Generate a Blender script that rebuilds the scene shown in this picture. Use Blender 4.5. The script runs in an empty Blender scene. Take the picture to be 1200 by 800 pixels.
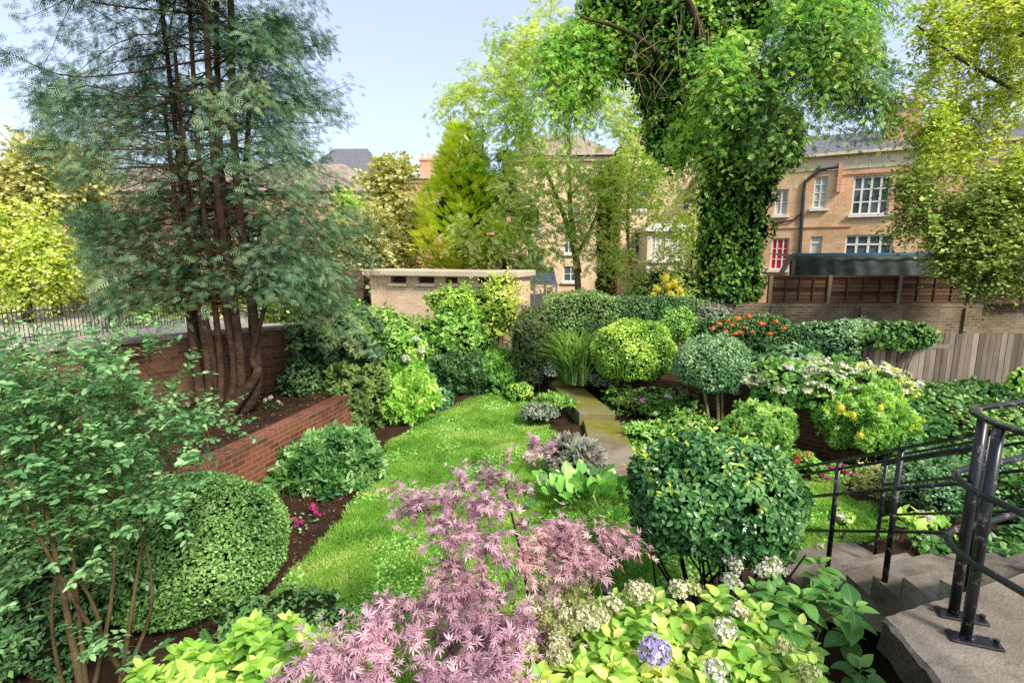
import bpy, math
import numpy as np

# ------------------------------------------------------------------ scene
SC = bpy.context.scene
COL = SC.collection
F, CX, CY, TH, H = 600.0, 600.0, 400.0, math.radians(9.3), 3.2
ct, st_ = math.cos(TH), math.sin(TH)


def ray(px, py):
    a = (px - CX) / F
    u = (CY - py) / F
    return np.array([a, ct + u * st_, -st_ + u * ct])


def at(px, py, Y):
    d = ray(px, py)
    return np.array([0, 0, H]) + d * (Y / d[1])


def gz(px, py, z=0.0):
    d = ray(px, py)
    return np.array([0, 0, H]) + d * ((z - H) / d[2])


def RNG(s):
    return np.random.default_rng(s)


def nrm(v):
    v = np.asarray(v, float)
    return v / (np.linalg.norm(v, axis=-1, keepdims=True) + 1e-9)


_nk = RNG(99).normal(size=(10, 3))
_nk = nrm(_nk) * np.linspace(1.0, 3.2, 10)[:, None]
_np = RNG(98).uniform(0, 6.28, 10)


def noise(p):
    """cheap smooth noise in about -1..1"""
    p = np.asarray(p, float)
    s = 0
    for i in range(10):
        s = s + np.sin(p @ _nk[i] + _np[i] + 1.3 * np.sin(p @ _nk[(i + 3) % 10] * .7 + _np[(i + 5) % 10]))
    return s / 4.2


# ------------------------------------------------------------------ mesh builder
class MB:
    def __init__(self):
        self.v, self.a, self.f, self.n = [], [], [], 0

    def add(self, v, faces, attr=None, mat=0):
        v = np.asarray(v, float).reshape(-1, 3)
        if attr is None:
            attr = np.zeros((len(v), 3))
            attr[:, 2] = .5
        self.v.append(v)
        self.a.append(attr)
        if not isinstance(faces, (list, tuple)) or (len(faces) and not hasattr(faces[0], 'shape')):
            faces = [np.asarray(faces, int)]
        for fa in faces:
            if len(fa):
                self.f.append((np.asarray(fa, int) + self.n, mat))
        self.n += len(v)

    def build(self, name, mats, parent=None, smooth=False, uv=False):
        me = bpy.data.meshes.new(name)
        V = np.concatenate(self.v).astype(np.float32)
        A = np.concatenate(self.a).astype(np.float32)
        V0 = V
        if parent is not None:
            off = np.zeros(3)
            q = parent
            while q is not None:
                off += np.array(q.location)
                q = q.parent
            V = V - off.astype(np.float32)
        loops = np.concatenate([f.ravel() for f, m in self.f]).astype(np.int32)
        tot = np.concatenate([np.full(len(f), f.shape[1]) for f, m in self.f]).astype(np.int32)
        mi = np.concatenate([np.full(len(f), m) for f, m in self.f]).astype(np.int32)
        start = np.concatenate([[0], np.cumsum(tot)[:-1]]).astype(np.int32)
        me.vertices.add(len(V))
        me.vertices.foreach_set('co', V.ravel())
        me.loops.add(len(loops))
        me.loops.foreach_set('vertex_index', loops)
        me.polygons.add(len(tot))
        me.polygons.foreach_set('loop_start', start)
        me.polygons.foreach_set('material_index', mi)
        at_ = me.attributes.new('leaf', 'FLOAT_VECTOR', 'POINT')
        at_.data.foreach_set('vector', A.ravel())
        if uv:
            uvl = me.uv_layers.new(name='UVMap')
            U = []
            for f, m in self.f:
                P = V0[f]
                nn = np.cross(P[:, 1] - P[:, 0], P[:, 2] - P[:, 0])
                nn = nn / (np.linalg.norm(nn, axis=1, keepdims=True) + 1e-9)
                t = np.stack([-nn[:, 1], nn[:, 0], np.zeros(len(nn))], 1)
                flat = np.abs(nn[:, 2]) > .8
                t = t / (np.linalg.norm(t, axis=1, keepdims=True) + 1e-9)
                t[flat] = (1, 0, 0)
                b = np.cross(nn, t)
                b[b[:, 2] < -.01] *= -1
                U.append(np.stack([np.einsum('ijk,ik->ij', P, t), np.einsum('ijk,ik->ij', P, b)], 2).reshape(-1, 2))
            uvl.data.foreach_set('uv', np.concatenate(U).astype(np.float32).ravel())
        me.update(calc_edges=True)
        me.polygons.foreach_set('use_smooth', np.full(len(tot), bool(smooth)))
        for m in (mats if isinstance(mats, (list, tuple)) else [mats]):
            me.materials.append(m)
        o = bpy.data.objects.new(name, me)
        COL.objects.link(o)
        if parent is not None:
            o.parent = parent
        return o


def thing(name, label, cat, loc=(0, 0, 0), group=None):
    o = bpy.data.objects.new(name, None)
    COL.objects.link(o)
    o.location = [float(x) for x in loc]
    o.empty_display_size = .1
    o['label'] = label
    o['category'] = cat
    if group:
        o['group'] = group
    return o


def tag(o, label, cat, group=None):
    o['label'] = label
    o['category'] = cat
    if group:
        o['group'] = group
    return o


def struct(o):
    o['kind'] = 'structure'
    return o


def stuff(o, label, cat):
    o['kind'] = 'stuff'
    o['label'] = label
    o['category'] = cat
    return o


# ------------------------------------------------------------------ solids
def box(mb, c, s, rz=0.0, mat=0, bev=0.0, dirx=None):
    """box centred at c with full sizes s, turned by rz; bev chamfers the vertical and top edges"""
    x, y, z = np.array(s) / 2
    if dirx is not None:
        rz = math.atan2(dirx[1], dirx[0])
    R = np.array([[math.cos(rz), -math.sin(rz), 0], [math.sin(rz), math.cos(rz), 0], [0, 0, 1]])
    if bev <= 0:
        v = np.array([[-x, -y, -z], [x, -y, -z], [x, y, -z], [-x, y, -z], [-x, -y, z], [x, -y, z], [x, y, z], [-x, y, z]])
        f = np.array([[0, 3, 2, 1], [4, 5, 6, 7], [0, 1, 5, 4], [1, 2, 6, 5], [2, 3, 7, 6], [3, 0, 4, 7]])
        mb.add(v @ R.T + np.array(c), f, mat=mat)
        return
    b = min(bev, x * .9, y * .9, z * .9)

    def ring(dx, dy, zz):
        X, Y = x - dx, y - dy
        return [[-X + b, -Y, zz], [X - b, -Y, zz], [X, -Y + b, zz], [X, Y - b, zz], [X - b, Y, zz], [-X + b, Y, zz], [-X, Y - b, zz], [-X, -Y + b, zz]]
    v = np.array(ring(b * .7, b * .7, -z) + ring(0, 0, -z + b) + ring(0, 0, z - b) + ring(b * .7, b * .7, z))
    q = []
    for k in range(3):
        for i in range(8):
            j = (i + 1) % 8
            q.append([k * 8 + i, k * 8 + j, k * 8 + 8 + j, k * 8 + 8 + i])
    mb.add(v @ R.T + np.array(c), [np.array(q), np.array([[7, 6, 5, 4, 3, 2, 1, 0], [24, 25, 26, 27, 28, 29, 30, 31]])], mat=mat)


def beam(mb, a, b, w, h, mat=0):
    """straight rectangular bar from a to b, w across, h up"""
    a, b = np.array(a, float), np.array(b, float)
    d = nrm(b - a)
    up = np.array([0, 0, 1.0]) if abs(d[2]) < .95 else np.array([0, 1.0, 0])
    x = nrm(np.cross(d, up))
    z = np.cross(x, d)
    v = [p + x * sx * w / 2 + z * sz * h / 2 for p in (a, b) for sx, sz in ((-1, -1), (1, -1), (1, 1), (-1, 1))]
    mb.add(np.array(v), np.array([[0, 1, 2, 3], [7, 6, 5, 4], [0, 4, 5, 1], [1, 5, 6, 2], [2, 6, 7, 3], [3, 7, 4, 0]]), mat=mat)


def prism(mb, poly, z0, z1, mat=0):
    """vertical prism; poly counter-clockwise; z1 may be a list"""
    n = len(poly)
    z0 = np.broadcast_to(np.asarray(z0, float), (n,))
    z1 = np.broadcast_to(np.asarray(z1, float), (n,))
    p = np.array([q[:2] for q in poly], float)
    v = np.concatenate([np.c_[p, z0], np.c_[p, z1]])
    side = np.array([[i, (i + 1) % n, n + (i + 1) % n, n + i] for i in range(n)])
    mb.add(v, [side, np.array([list(range(n))[::-1]]), np.array([list(range(n, 2 * n))])], mat=mat)


def tube(mb, pts, rad, sides=6, mat=0, caps=True, tint=.5):
    P = np.asarray(pts, float)
    n = len(P)
    rad = np.atleast_1d(np.asarray(rad, float))
    rad = np.interp(np.linspace(0, 1, n), np.linspace(0, 1, len(rad)), rad)
    T = np.gradient(P, axis=0) if n > 2 else np.array([P[1] - P[0]] * 2)
    T = nrm(T)
    up = np.array([0, 0, 1.0]) if abs(T[0, 2]) < .9 else np.array([1.0, 0, 0])
    x = nrm(np.cross(T[0], up))
    X = np.zeros((n, 3))
    for i in range(n):
        x = nrm(x - T[i] * (x @ T[i]))
        X[i] = x
    Yv = np.cross(T, X)
    a = np.arange(sides) * 2 * math.pi / sides
    V = P[:, None] + rad[:, None, None] * (np.cos(a)[None, :, None] * X[:, None] + np.sin(a)[None, :, None] * Yv[:, None])
    i = np.arange(n - 1)[:, None] * sides
    j = np.arange(sides)[None]
    jn = (j + 1) % sides
    q = np.stack([i + j, i + jn, i + sides + jn, i + sides + j], -1).reshape(-1, 4)
    fs = [q]
    if caps:
        fs.append(np.array([np.arange(sides)[::-1], (n - 1) * sides + np.arange(sides)]))
    at_ = np.zeros((n * sides, 3))
    at_[:, 2] = tint
    mb.add(V.reshape(-1, 3), fs, at_, mat)


def spline(pts, n=16):
    """Catmull-Rom through pts"""
    P = np.asarray(pts, float)
    P = np.concatenate([[2 * P[0] - P[1]], P, [2 * P[-1] - P[-2]]])
    out = []
    m = len(P) - 3
    for k in range(m):
        for t in np.linspace(0, 1, n, endpoint=(k == m - 1)):
            a, b, c, d = P[k:k + 4]
            out.append(.5 * ((2 * b) + (c - a) * t + (2 * a - 5 * b + 4 * c - d) * t * t + (3 * b - a - 3 * c + d) * t ** 3))
    return np.array(out)


def twigs(mb, A, B, r0, r1, mat=0, sag=0.0, seed=0):
    """many thin three-sided twigs A->B at once"""
    A, B = np.asarray(A, float), np.asarray(B, float)
    n = len(A)
    if n == 0:
        return
    T = nrm(B - A)
    X = nrm(np.cross(T, RNG(seed).normal(size=(n, 3))))
    Y = np.cross(T, X)
    M = (A + B) / 2 + np.array([0, 0, sag])
    rr = [np.broadcast_to(r0, (n,)), np.broadcast_to((np.asarray(r0) + np.asarray(r1)) / 2, (n,)), np.broadcast_to(r1, (n,))]
    V = []
    for C, r in zip((A, M, B), rr):
        for k in range(3):
            an = k * 2.0944
            V.append(C + r[:, None] * (math.cos(an) * X + math.sin(an) * Y))
    V = np.stack(V, 1).reshape(-1, 3)
    q = []
    for i in (0, 3):
        for k in range(3):
            q.append([i + k, i + (k + 1) % 3, i + 3 + (k + 1) % 3, i + 3 + k])
    q = (np.array(q)[None] + (np.arange(n) * 9)[:, None, None]).reshape(-1, 4)
    mb.add(V, q, mat=mat)


# ------------------------------------------------------------------ leaf templates (x across, y along, z up)
class T:
    def __init__(self, v, faces, lx=None, ly=None):
        self.v = np.array(v, float)
        self.f = [np.array(f, int) for f in faces]
        self.lx = np.abs(self.v[:, 0]) / max(1e-6, np.abs(self.v[:, 0]).max()) if lx is None else np.array(lx, float)
        self.ly = self.v[:, 1] if ly is None else np.array(ly, float)


def t_oval(w=.3, fold=.08):
    return T([[0, 0, 0], [w, .45, fold], [0, 1, -.04], [-w, .45, fold]], [[[0, 1, 2], [0, 2, 3]]])


def t_hex(w=.3, fold=.1, droop=.1):
    return T([[0, 0, 0], [w * .8, .3, fold], [w * .75, .68, fold * .6 - droop * .4], [0, 1, -droop], [-w * .75, .68, fold * .6 - droop * .4], [-w * .8, .3, fold], [0, .5, 0]],
             [[[0, 1, 6], [1, 2, 6], [2, 3, 6], [3, 4, 6], [4, 5, 6], [5, 0, 6]]])


def t_big(w=.36, fold=.12, droop=.3, wav=.0, n=7, tip=1.6, seed=1):
    """broad leaf with midrib, curved along its length, wavy rim"""
    ys = np.linspace(0, 1, n)
    wid = w * np.sin(np.pi * ys ** .82) ** .75 * (1 - .25 * ys ** tip)
    wid[0] = .015
    wid[-1] = .01
    v = []
    g = RNG(seed)
    for y, ww in zip(ys, wid):
        z = -droop * y * y
        yy = y - droop * .25 * y ** 2
        for k, s in enumerate((-1, -.5, 0, .5, 1)):
            v.append([s * ww, yy + (abs(s) * .03), z + fold * abs(s) * (ww / w) * (1.0) - fold * .5 * (abs(s) ** 2) * (ww / w) + (wav * g.normal() if abs(s) == 1 else 0)])
    q = [[i * 5 + k, i * 5 + k + 1, i * 5 + 6 + k, i * 5 + 5 + k] for i in range(n - 1) for k in range(4)]
    lx = [abs(s) for _ in ys for s in (-1, -.5, 0, .5, 1)]
    ly = [y for y in ys for _ in range(5)]
    return T(v, [q], lx, ly)


def t_maple(fine=False, seed=3):
    g = RNG(seed)
    v = [[0, 0, 0]]
    q = []
    lx = [0]
    ang = [-118, -76, -38, 0, 38, 76, 118]
    ln = [.42, .74, .93, 1.0, .93, .74, .42]
    for a, l in zip(ang, ln):
        a = math.radians(a + g.normal() * 3)
        l = l * (1 + .06 * g.normal())
        d = np.array([math.sin(a), math.cos(a)])
        n = np.array([d[1], -d[0]])
        w = .08 * l + .02
        i = len(v)
        dz = -.22 * l * l + g.normal() * .03
        v += [[*(d * l * .45 + n * w), dz * .25 + .04], [*(d * l * .45), dz * .25 - .01], [*(d * l * .45 - n * w), dz * .25 + .04], [*(d * l), dz]]
        lx += [1, .1, 1, .6]
        q += [[0, i, i + 1, i + 1], [0, i + 1, i + 2, i + 2], [i, i + 3, i + 1, i + 1], [i + 1, i + 3, i + 2, i + 2]]
    q = [[a, b, c] for a, b, c, _ in q]
    return T(v, [q], lx)


def t_frond(n=9, w=.03, ang=42, l0=.42, droop=.35, taper=.75):
    """flat feathery spray"""
    v, q = [], []

    def blade(p, d, l, ww):
        d = np.array(d)
        nn = np.array([d[1], -d[0]])
        i = len(v)
        for c, s in ((0, 0), (.45, 1), (1, 0), (.45, -1)):
            pp = np.array(p) + d * l * c + nn * ww * s
            v.append([pp[0], pp[1], -droop * (pp[1] ** 2 + .4 * pp[0] ** 2)])
        q.append([i, i + 1, i + 2, i + 3])
    blade((0, 0), (0, 1), 1.0, w * .8)
    for k in range(n):
        y = .08 + .8 * k / n
        l = l0 * (1 - taper * (k / n))
        for s in (-1, 1):
            a = math.radians(ang) * s
            blade((0, y + (.03 if s > 0 else 0)), (math.sin(a), math.cos(a)), l, w)
    return T(v, [q])


def t_pinnate(pairs=4, l=.34, w=.085, droop=.25):
    v, q = [], []
    for k in range(pairs):
        y = .18 + .68 * k / pairs
        for s in (-1, 1):
            a = s * math.radians(62)
            d = np.array([math.sin(a), math.cos(a)])
            n = np.array([d[1], -d[0]])
            i = len(v)
            for c, e in ((0, 0), (.4, 1), (1, 0), (.4, -1)):
                p = np.array([0, y]) + d * l * c + n * w * e
                v.append([p[0], p[1], -droop * p[1] ** 2 - .25 * abs(p[0])])
            q.append([i, i + 1, i + 2, i + 3])
    i = len(v)
    for x, y in ((0, .75), (w, .86), (0, 1.1), (-w, .86)):
        v.append([x, y, -droop * y * y])
    q.append([i, i + 1, i + 2, i + 3])
    return T(v, [q])


def t_whorl(leaf, n=6, spread=55, seed=5, up=0.0):
    """rosette of leaves round the +y axis"""
    g = RNG(seed)
    V, Fq, LX, LY = [], [], [], []
    for k in range(n):
        az = 2 * math.pi * k / n + g.normal() * .25
        sp = math.radians(spread + g.normal() * 12)
        d = np.array([math.cos(az) * math.sin(sp), math.cos(sp), math.sin(az) * math.sin(sp)])
        nn = np.array([-math.cos(az) * math.cos(sp), math.sin(sp), -math.sin(az) * math.cos(sp)])
        x = np.cross(d, nn)
        s = 1 + .15 * g.normal()
        off = len(np.concatenate(V)) if V else 0
        V.append(s * (leaf.v[:, 0:1] * x + leaf.v[:, 1:2] * d + leaf.v[:, 2:3] * nn) + np.array([0, -.15 * g.random() + up, 0]))
        LX.append(leaf.lx)
        LY.append(leaf.ly)
        Fq.append([f + off for f in leaf.f])
    t = T(np.concatenate(V), [np.concatenate([q[i] for q in Fq]) for i in range(len(leaf.f))], np.concatenate(LX), np.concatenate(LY))
    return t


def put(mb, P, D, N, S, t, tint, mat=0, wid=1.0):
    P, D, N = np.asarray(P, float), nrm(D), np.asarray(N, float)
    n = len(P)
    if n == 0:
        return
    S = np.broadcast_to(np.asarray(S, float), (n,))
    X = nrm(np.cross(D, N))
    Z = np.cross(X, D)
    V = P[:, None] + S[:, None, None] * (t.v[None, :, 0:1] * wid * X[:, None] + t.v[None, :, 1:2] * D[:, None] + t.v[None, :, 2:3] * Z[:, None])
    k = len(t.v)
    fs = [(f[None] + (np.arange(n) * k)[:, None, None]).reshape(-1, f.shape[1]) for f in t.f]
    A = np.zeros((n, k, 3))
    A[:, :, 0] = t.lx
    A[:, :, 1] = t.ly
    A[:, :, 2] = np.broadcast_to(np.asarray(tint, float), (n,))[:, None]
    mb.add(V.reshape(-1, 3), fs, A.reshape(-1, 3), mat)


# ------------------------------------------------------------------ foliage growers
def sph(g, n, zmin=-1.0):
    out = np.zeros((0, 3))
    while len(out) < n:
        d = nrm(g.normal(size=(n * 2, 3)))
        out = np.concatenate([out, d[d[:, 2] > zmin]])
    return out[:n]


def core(mb, c, r, lump, lf, p, seed, mat=1, k=.84, zmin=-.9):
    nu, nv = 36, 20
    u = np.linspace(0, 2 * np.pi, nu, endpoint=False)
    w = np.linspace(-1.35, np.pi / 2 - .02, nv)
    U, W = np.meshgrid(u, w)
    d = np.stack([np.cos(U) * np.cos(W), np.sin(U) * np.cos(W), np.sin(W)], -1).reshape(-1, 3)
    s = (np.abs(d) ** p).sum(1) ** (-1 / p)
    rad = s * k * (1 + lump * noise(d * lf + seed))
    V = np.array(c) + np.array(r) * d * rad[:, None]
    i = np.arange(nv - 1)[:, None] * nu
    j = np.arange(nu)[None]
    q = np.stack([i + j, i + (j + 1) % nu, i + nu + (j + 1) % nu, i + nu + j], -1).reshape(-1, 4)
    at_ = np.zeros((len(V), 3))
    mb.add(V, q, at_, mat)


def mound(mb, c, r, L, t, seed, cov=3.0, lump=.1, lf=3.0, p=2.0, zmin=-.75, dc=True, outw=.9, depth=.1, up=.25, dirout=.35, lv=.45, tvar=.5, n=None, vis=True):
    """leaves over a lumpy ellipsoid; the far hidden rear gets fewer"""
    g = RNG(seed)
    c, r = np.array(c, float), np.array(r, float)
    ra = (r[0] * r[1] + r[0] * r[2] + r[1] * r[2]) / 3
    if n is None:
        n = int(cov * 4 * np.pi * ra / (lv * L * L))
    d = sph(g, n, zmin)
    if vis:
        keep = (d[:, 1] < .45) | (g.random(n) < .45)
        hole = noise(d * lf * 1.9 + seed * 3.1)
        keep &= (hole > (-.62 if lump >= .15 else -.85)) | (g.random(n) < .3)
        d = d[keep]
        n = len(d)
    s = (np.abs(d) ** p).sum(1) ** (-1 / p)
    lum = noise(d * lf + seed)
    rad = s * (1 + lump * lum - np.abs(g.normal(size=n)) * depth + .02)
    P = c + r * d * rad[:, None]
    O = nrm(d / r)
    N = nrm(O * outw + g.normal(size=(n, 3)) * .55 + np.array([0, 0, up]))
    D = nrm(np.cross(N, g.normal(size=(n, 3))) + O * dirout)
    cl = .5 + .5 * noise(P * (1.6 / max(.25, r.max())) * 2 + seed * 1.7)
    tint = np.clip((1 - tvar) * cl + tvar * g.random(n) + .12 * d[:, 2] + .12 + 3.0 * np.minimum(0, rad / s - 1 - lump * lum), 0, 1)  # deeper leaves darker, upper ones lighter: inner shade painted into the tint
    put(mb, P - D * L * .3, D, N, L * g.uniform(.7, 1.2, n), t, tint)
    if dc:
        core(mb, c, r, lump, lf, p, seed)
    return P


def sprays(mb, C, O, seed, tw=5, tl=.3, lv=8, L=.06, t=None, droop=.3, flat=.6, ow=.8, rnd=.6, up=.1, twm=None, twr=.003, tvar=.5, tint0=None, s0=.15, side=.8, lj=.25, mat=0):
    """from each centre C several twigs, with leaves in two ranks along each"""
    g = RNG(seed)
    C, O = np.asarray(C, float), np.asarray(O, float)
    n = len(C)
    if n == 0:
        return
    c = np.repeat(C, tw, 0)
    d = nrm(np.repeat(O, tw, 0) * ow + g.normal(size=(n * tw, 3)) * rnd + np.array([0, 0, up]))
    ln = tl * g.uniform(.6, 1.3, n * tw)
    m = n * tw
    s = np.tile(np.linspace(s0, 1, lv), m) + g.normal(size=m * lv) * .04
    I = np.repeat(np.arange(m), lv)
    p = c[I] + d[I] * (ln[I] * s)[:, None]
    p[:, 2] -= droop * ln[I] * s * s
    tan = d[I].copy()
    tan[:, 2] -= 2 * droop * s
    tan = nrm(tan)
    lr = nrm(np.cross(tan, np.array([0, 0, 1.0])) + 1e-4)
    alt = np.where(np.tile(np.arange(lv), m) % 2 == 0, 1.0, -1.0)
    D = nrm(tan * (1 - side * .55) + lr * (alt * side)[:, None] + g.normal(size=(len(p), 3)) * lj)
    N = nrm(np.array([0, 0, 1.0]) * flat + g.normal(size=(len(p), 3)) * (1 - flat) * .9 + tan * .15)
    cl = np.repeat(g.random(n) if tint0 is None else tint0, tw * lv)
    tint = np.clip((1 - tvar) * cl + tvar * g.random(len(p)), 0, 1)
    put(mb, p, D, N, L * g.uniform(.65, 1.2, len(p)), t, tint, mat)
    if twm is not None:
        e = c + d * ln[:, None]
        e[:, 2] -= droop * ln
        twigs(twm, c, e, twr, twr * .4, sag=0, seed=seed + 1)


def ell_pts(g, c, r, n, shell=.45, gap=.0, gf=1.0, zmin=-1):
    """points in an ellipsoid, biased to its shell, with gaps where the noise is low"""
    c, r = np.array(c, float), np.array(r, float)
    out = []
    k = it = 0
    while k < n:
        it += 1
        d = sph(g, n * 2, zmin)
        rad = g.random(n * 2) ** shell
        p = c + r * d * rad[:, None]
        if gap > 0 and it < 6:
            kp = noise(p * gf) > (-1 + gap * 2) * .5
            p, d = p[kp], d[kp]
        out.append(np.concatenate([p, d], 1))
        k += len(p)
    o = np.concatenate(out)[:n]
    return o[:, :3], o[:, 3:]


def skeleton(mb, trunks, targets, seed, r_tip=.004, kr=.011, sides=5, zpen=.5, sag=.05, mat=0, rmax=.5):
    """trunks: [(pts, radii)]; every target is joined to the nearest wood already there"""
    g = RNG(seed)
    NP, NR = [], []
    for P, R in trunks:
        P = np.asarray(P, float)
        R = np.interp(np.linspace(0, 1, len(P)), np.linspace(0, 1, len(R)), R)
        tube(mb, P, R, max(sides, 7), mat)
        NP.append(P)
        NR.append(R)
    NP, NR = np.concatenate(NP), np.concatenate(NR)
    tg = np.asarray(targets, float)
    if len(tg) == 0:
        return
    d0 = np.array([np.linalg.norm(NP - t, axis=1).min() for t in tg])
    for i in np.argsort(d0):
        t = tg[i]
        dv = NP - t
        cost = np.linalg.norm(dv, axis=1) + zpen * np.maximum(0, dv[:, 2])
        j = int(np.argmin(cost))
        a = NP[j]
        ln = np.linalg.norm(t - a)
        if ln < 1e-3:
            continue
        r0 = min(NR[j] * .75, r_tip + kr * ln, rmax)
        off = g.normal(size=(2, 3)) * ln * .07
        m1 = a + (t - a) * .35 + off[0] + np.array([0, 0, sag * ln])
        m2 = a + (t - a) * .7 + off[1] + np.array([0, 0, sag * ln])
        P = np.array([a, m1, m2, t])
        R = np.array([r0, r0 * .8, r0 * .6, max(r_tip, r0 * .35)])
        tube(mb, P, R, sides, mat, caps=False)
        NP = np.concatenate([NP, P[1:]])
        NR = np.concatenate([NR, R[1:]])
# ------------------------------------------------------------------ materials
def lin(c):
    """'#rrggbb' picked as seen in daylight -> linear albedo"""
    c = c.lstrip('#')
    o = []
    for i in (0, 2, 4):
        s = int(c[i:i + 2], 16) / 255
        o.append(s / 12.92 if s <= .04045 else ((s + .055) / 1.055) ** 2.4)
    return (*o, 1)


class NT:
    def __init__(self, name):
        self.m = bpy.data.materials.new(name)
        self.m.use_nodes = True
        self.t = self.m.node_tree
        self.t.nodes.clear()
        self.out = self.t.nodes.new('ShaderNodeOutputMaterial')

    def n(self, typ, **kw):
        nd = self.t.nodes.new(typ)
        for k, v in kw.items():
            if k.startswith('i_'):
                key = k[2:]
                s = nd.inputs[int(key)] if key.isdigit() else nd.inputs[key.replace('_', ' ')]
                if hasattr(v, 'is_linked') or isinstance(v, bpy.types.NodeSocket):
                    self.t.links.new(v, s)
                else:
                    s.default_value = v
            else:
                setattr(nd, k, v)
        return nd

    def l(self, a, b):
        self.t.links.new(a, b)

    def ramp(self, fac, stops):
        r = self.t.nodes.new('ShaderNodeValToRGB')
        e = r.color_ramp.elements
        while len(e) < len(stops):
            e.new(.5)
        for x, (p, c) in zip(e, stops):
            x.position = p
            x.color = c if len(c) == 4 else (*c, 1)
        self.l(fac, r.inputs[0])
        return r.outputs[0]

    def mix(self, fac, a, b, typ='MIX'):
        m = self.t.nodes.new('ShaderNodeMix')
        m.data_type = 'RGBA'
        m.blend_type = typ
        m.clamp_factor = True
        for s, v in ((m.inputs[0], fac), (m.inputs[6], a), (m.inputs[7], b)):
            if isinstance(v, bpy.types.NodeSocket):
                self.l(v, s)
            else:
                s.default_value = v
        return m.outputs[2]

    def math(self, op, a, b=0.0, c=None, clamp=False):
        m = self.t.nodes.new('ShaderNodeMath')
        m.operation = op
        m.use_clamp = clamp
        for s, v in zip(m.inputs, (a, b, c)):
            if v is None:
                continue
            if isinstance(v, bpy.types.NodeSocket):
                self.l(v, s)
            else:
                s.default_value = v
        return m.outputs[0]

    def pos(self):
        return self.n('ShaderNodeNewGeometry').outputs['Position']

    def noise(self, scale, detail=4, rough=.55, vec=None, dist=0):
        nd = self.n('ShaderNodeTexNoise')
        nd.inputs['Scale'].default_value = scale
        nd.inputs['Detail'].default_value = detail
        nd.inputs['Roughness'].default_value = rough
        nd.inputs['Distortion'].default_value = dist
        self.l(vec if vec is not None else self.pos(), nd.inputs['Vector'])
        return nd.outputs['Fac']

    def done(self, col, rough=.7, spec=.3, bump=None, bstr=.3, bdist=.01, metal=0.0, trans=0.0, tcol=None, coat=0):
        p = self.n('ShaderNodeBsdfPrincipled')
        for k, v in (('Base Color', col), ('Roughness', rough), ('Specular IOR Level', spec), ('Metallic', metal), ('Coat Weight', coat)):
            if isinstance(v, bpy.types.NodeSocket):
                self.l(v, p.inputs[k])
            else:
                p.inputs[k].default_value = v
        if bump is not None:
            b = self.n('ShaderNodeBump')
            b.inputs['Strength'].default_value = bstr
            b.inputs['Distance'].default_value = bdist
            self.l(bump, b.inputs['Height'])
            self.l(b.outputs[0], p.inputs['Normal'])
        s = p.outputs[0]
        if trans > 0:
            t = self.n('ShaderNodeBsdfTranslucent')
            c = tcol if tcol is not None else col
            if isinstance(c, bpy.types.NodeSocket):
                self.l(c, t.inputs[0])
            else:
                t.inputs[0].default_value = c
            mx = self.n('ShaderNodeMixShader')
            mx.inputs[0].default_value = trans
            self.l(s, mx.inputs[1])
            self.l(t.outputs[0], mx.inputs[2])
            s = mx.outputs[0]
        self.l(s, self.out.inputs[0])
        return self.m


GAIN = 1.0


def m_leaf(name, cols, rough=.5, spec=.35, trans=.35, veins=False, clump=1.2, camt=.35, warm=1.25, gain=1.38):
    k = NT(name)
    sx = k.n('ShaderNodeSeparateXYZ', i_0=k.n('ShaderNodeAttribute', attribute_name='leaf').outputs['Vector'])
    nz = k.noise(clump, 2)
    nz = k.math('MULTIPLY_ADD', nz, camt * 2, -camt)
    t = k.math('ADD', sx.outputs[2], nz, clamp=True)
    st = [(i / (len(cols) - 1) * .9 + .05, tuple(min(.9, x * gain) for x in lin(c)[:3])) for i, c in enumerate(cols)]
    col = k.ramp(t, st)
    if veins:
        ax = sx.outputs[0]
        y = sx.outputs[1]
        mid = k.math('SUBTRACT', 1.0, k.math('MULTIPLY', ax, 9.0), clamp=True)
        w = k.math('FRACT', k.math('SUBTRACT', k.math('MULTIPLY', y, 9.0), k.math('MULTIPLY', ax, 2.6)))
        w = k.math('ABSOLUTE', k.math('SUBTRACT', w, .5))
        w = k.math('SUBTRACT', 1.0, k.math('MULTIPLY', w, 7.0), clamp=True)
        lgt = k.mix(.5, col, (.55, .62, .28, 1))
        col = k.mix(k.math('ADD', k.math('MULTIPLY', mid, .6), k.math('MULTIPLY', w, .3), clamp=True), col, lgt)
        sp = k.noise(40, 3)
        col = k.mix(k.math('MULTIPLY', k.math('SUBTRACT', sp, .6, clamp=True), 2.0, clamp=True), col, (.22, .17, .05, 1))
    hs = k.n('ShaderNodeHueSaturation')
    hs.inputs['Saturation'].default_value = .95
    hs.inputs['Hue'].default_value = .5 if name.startswith('acer') or 'petal' in name or 'berr' in name or 'lavender' in name or 'grass' in name or 'conifer' in name else .49
    k.l(col, hs.inputs['Color'])
    col = hs.outputs[0]
    tc = k.mix(1.0, col, (warm, 1.12, .62, 1), 'MULTIPLY')
    m = k.done(col, rough, spec, trans=trans, tcol=tc)
    return m


def m_flat(name, c, rough=.7, spec=.3, var=.25, scale=3.0, bump=.2, bscale=40, metal=0, bdist=.004):
    k = NT(name)
    c = lin(c) if isinstance(c, str) else c
    n1 = k.noise(scale, 5)
    dark = tuple(x * (1 - var) for x in c[:3]) + (1,)
    lite = tuple(min(1, x * (1 + var)) for x in c[:3]) + (1,)
    col = k.ramp(n1, [(.3, dark), (.7, lite)])
    return k.done(col, rough, spec, bump=k.noise(bscale, 4), bstr=bump, bdist=bdist, metal=metal)


def m_core(name, c):  # solid fill inside foliage; the shade between leaves is its dark colour
    return m_flat(name, c, .9, .05, .4, 9, .5, 30, bdist=.03)


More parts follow.
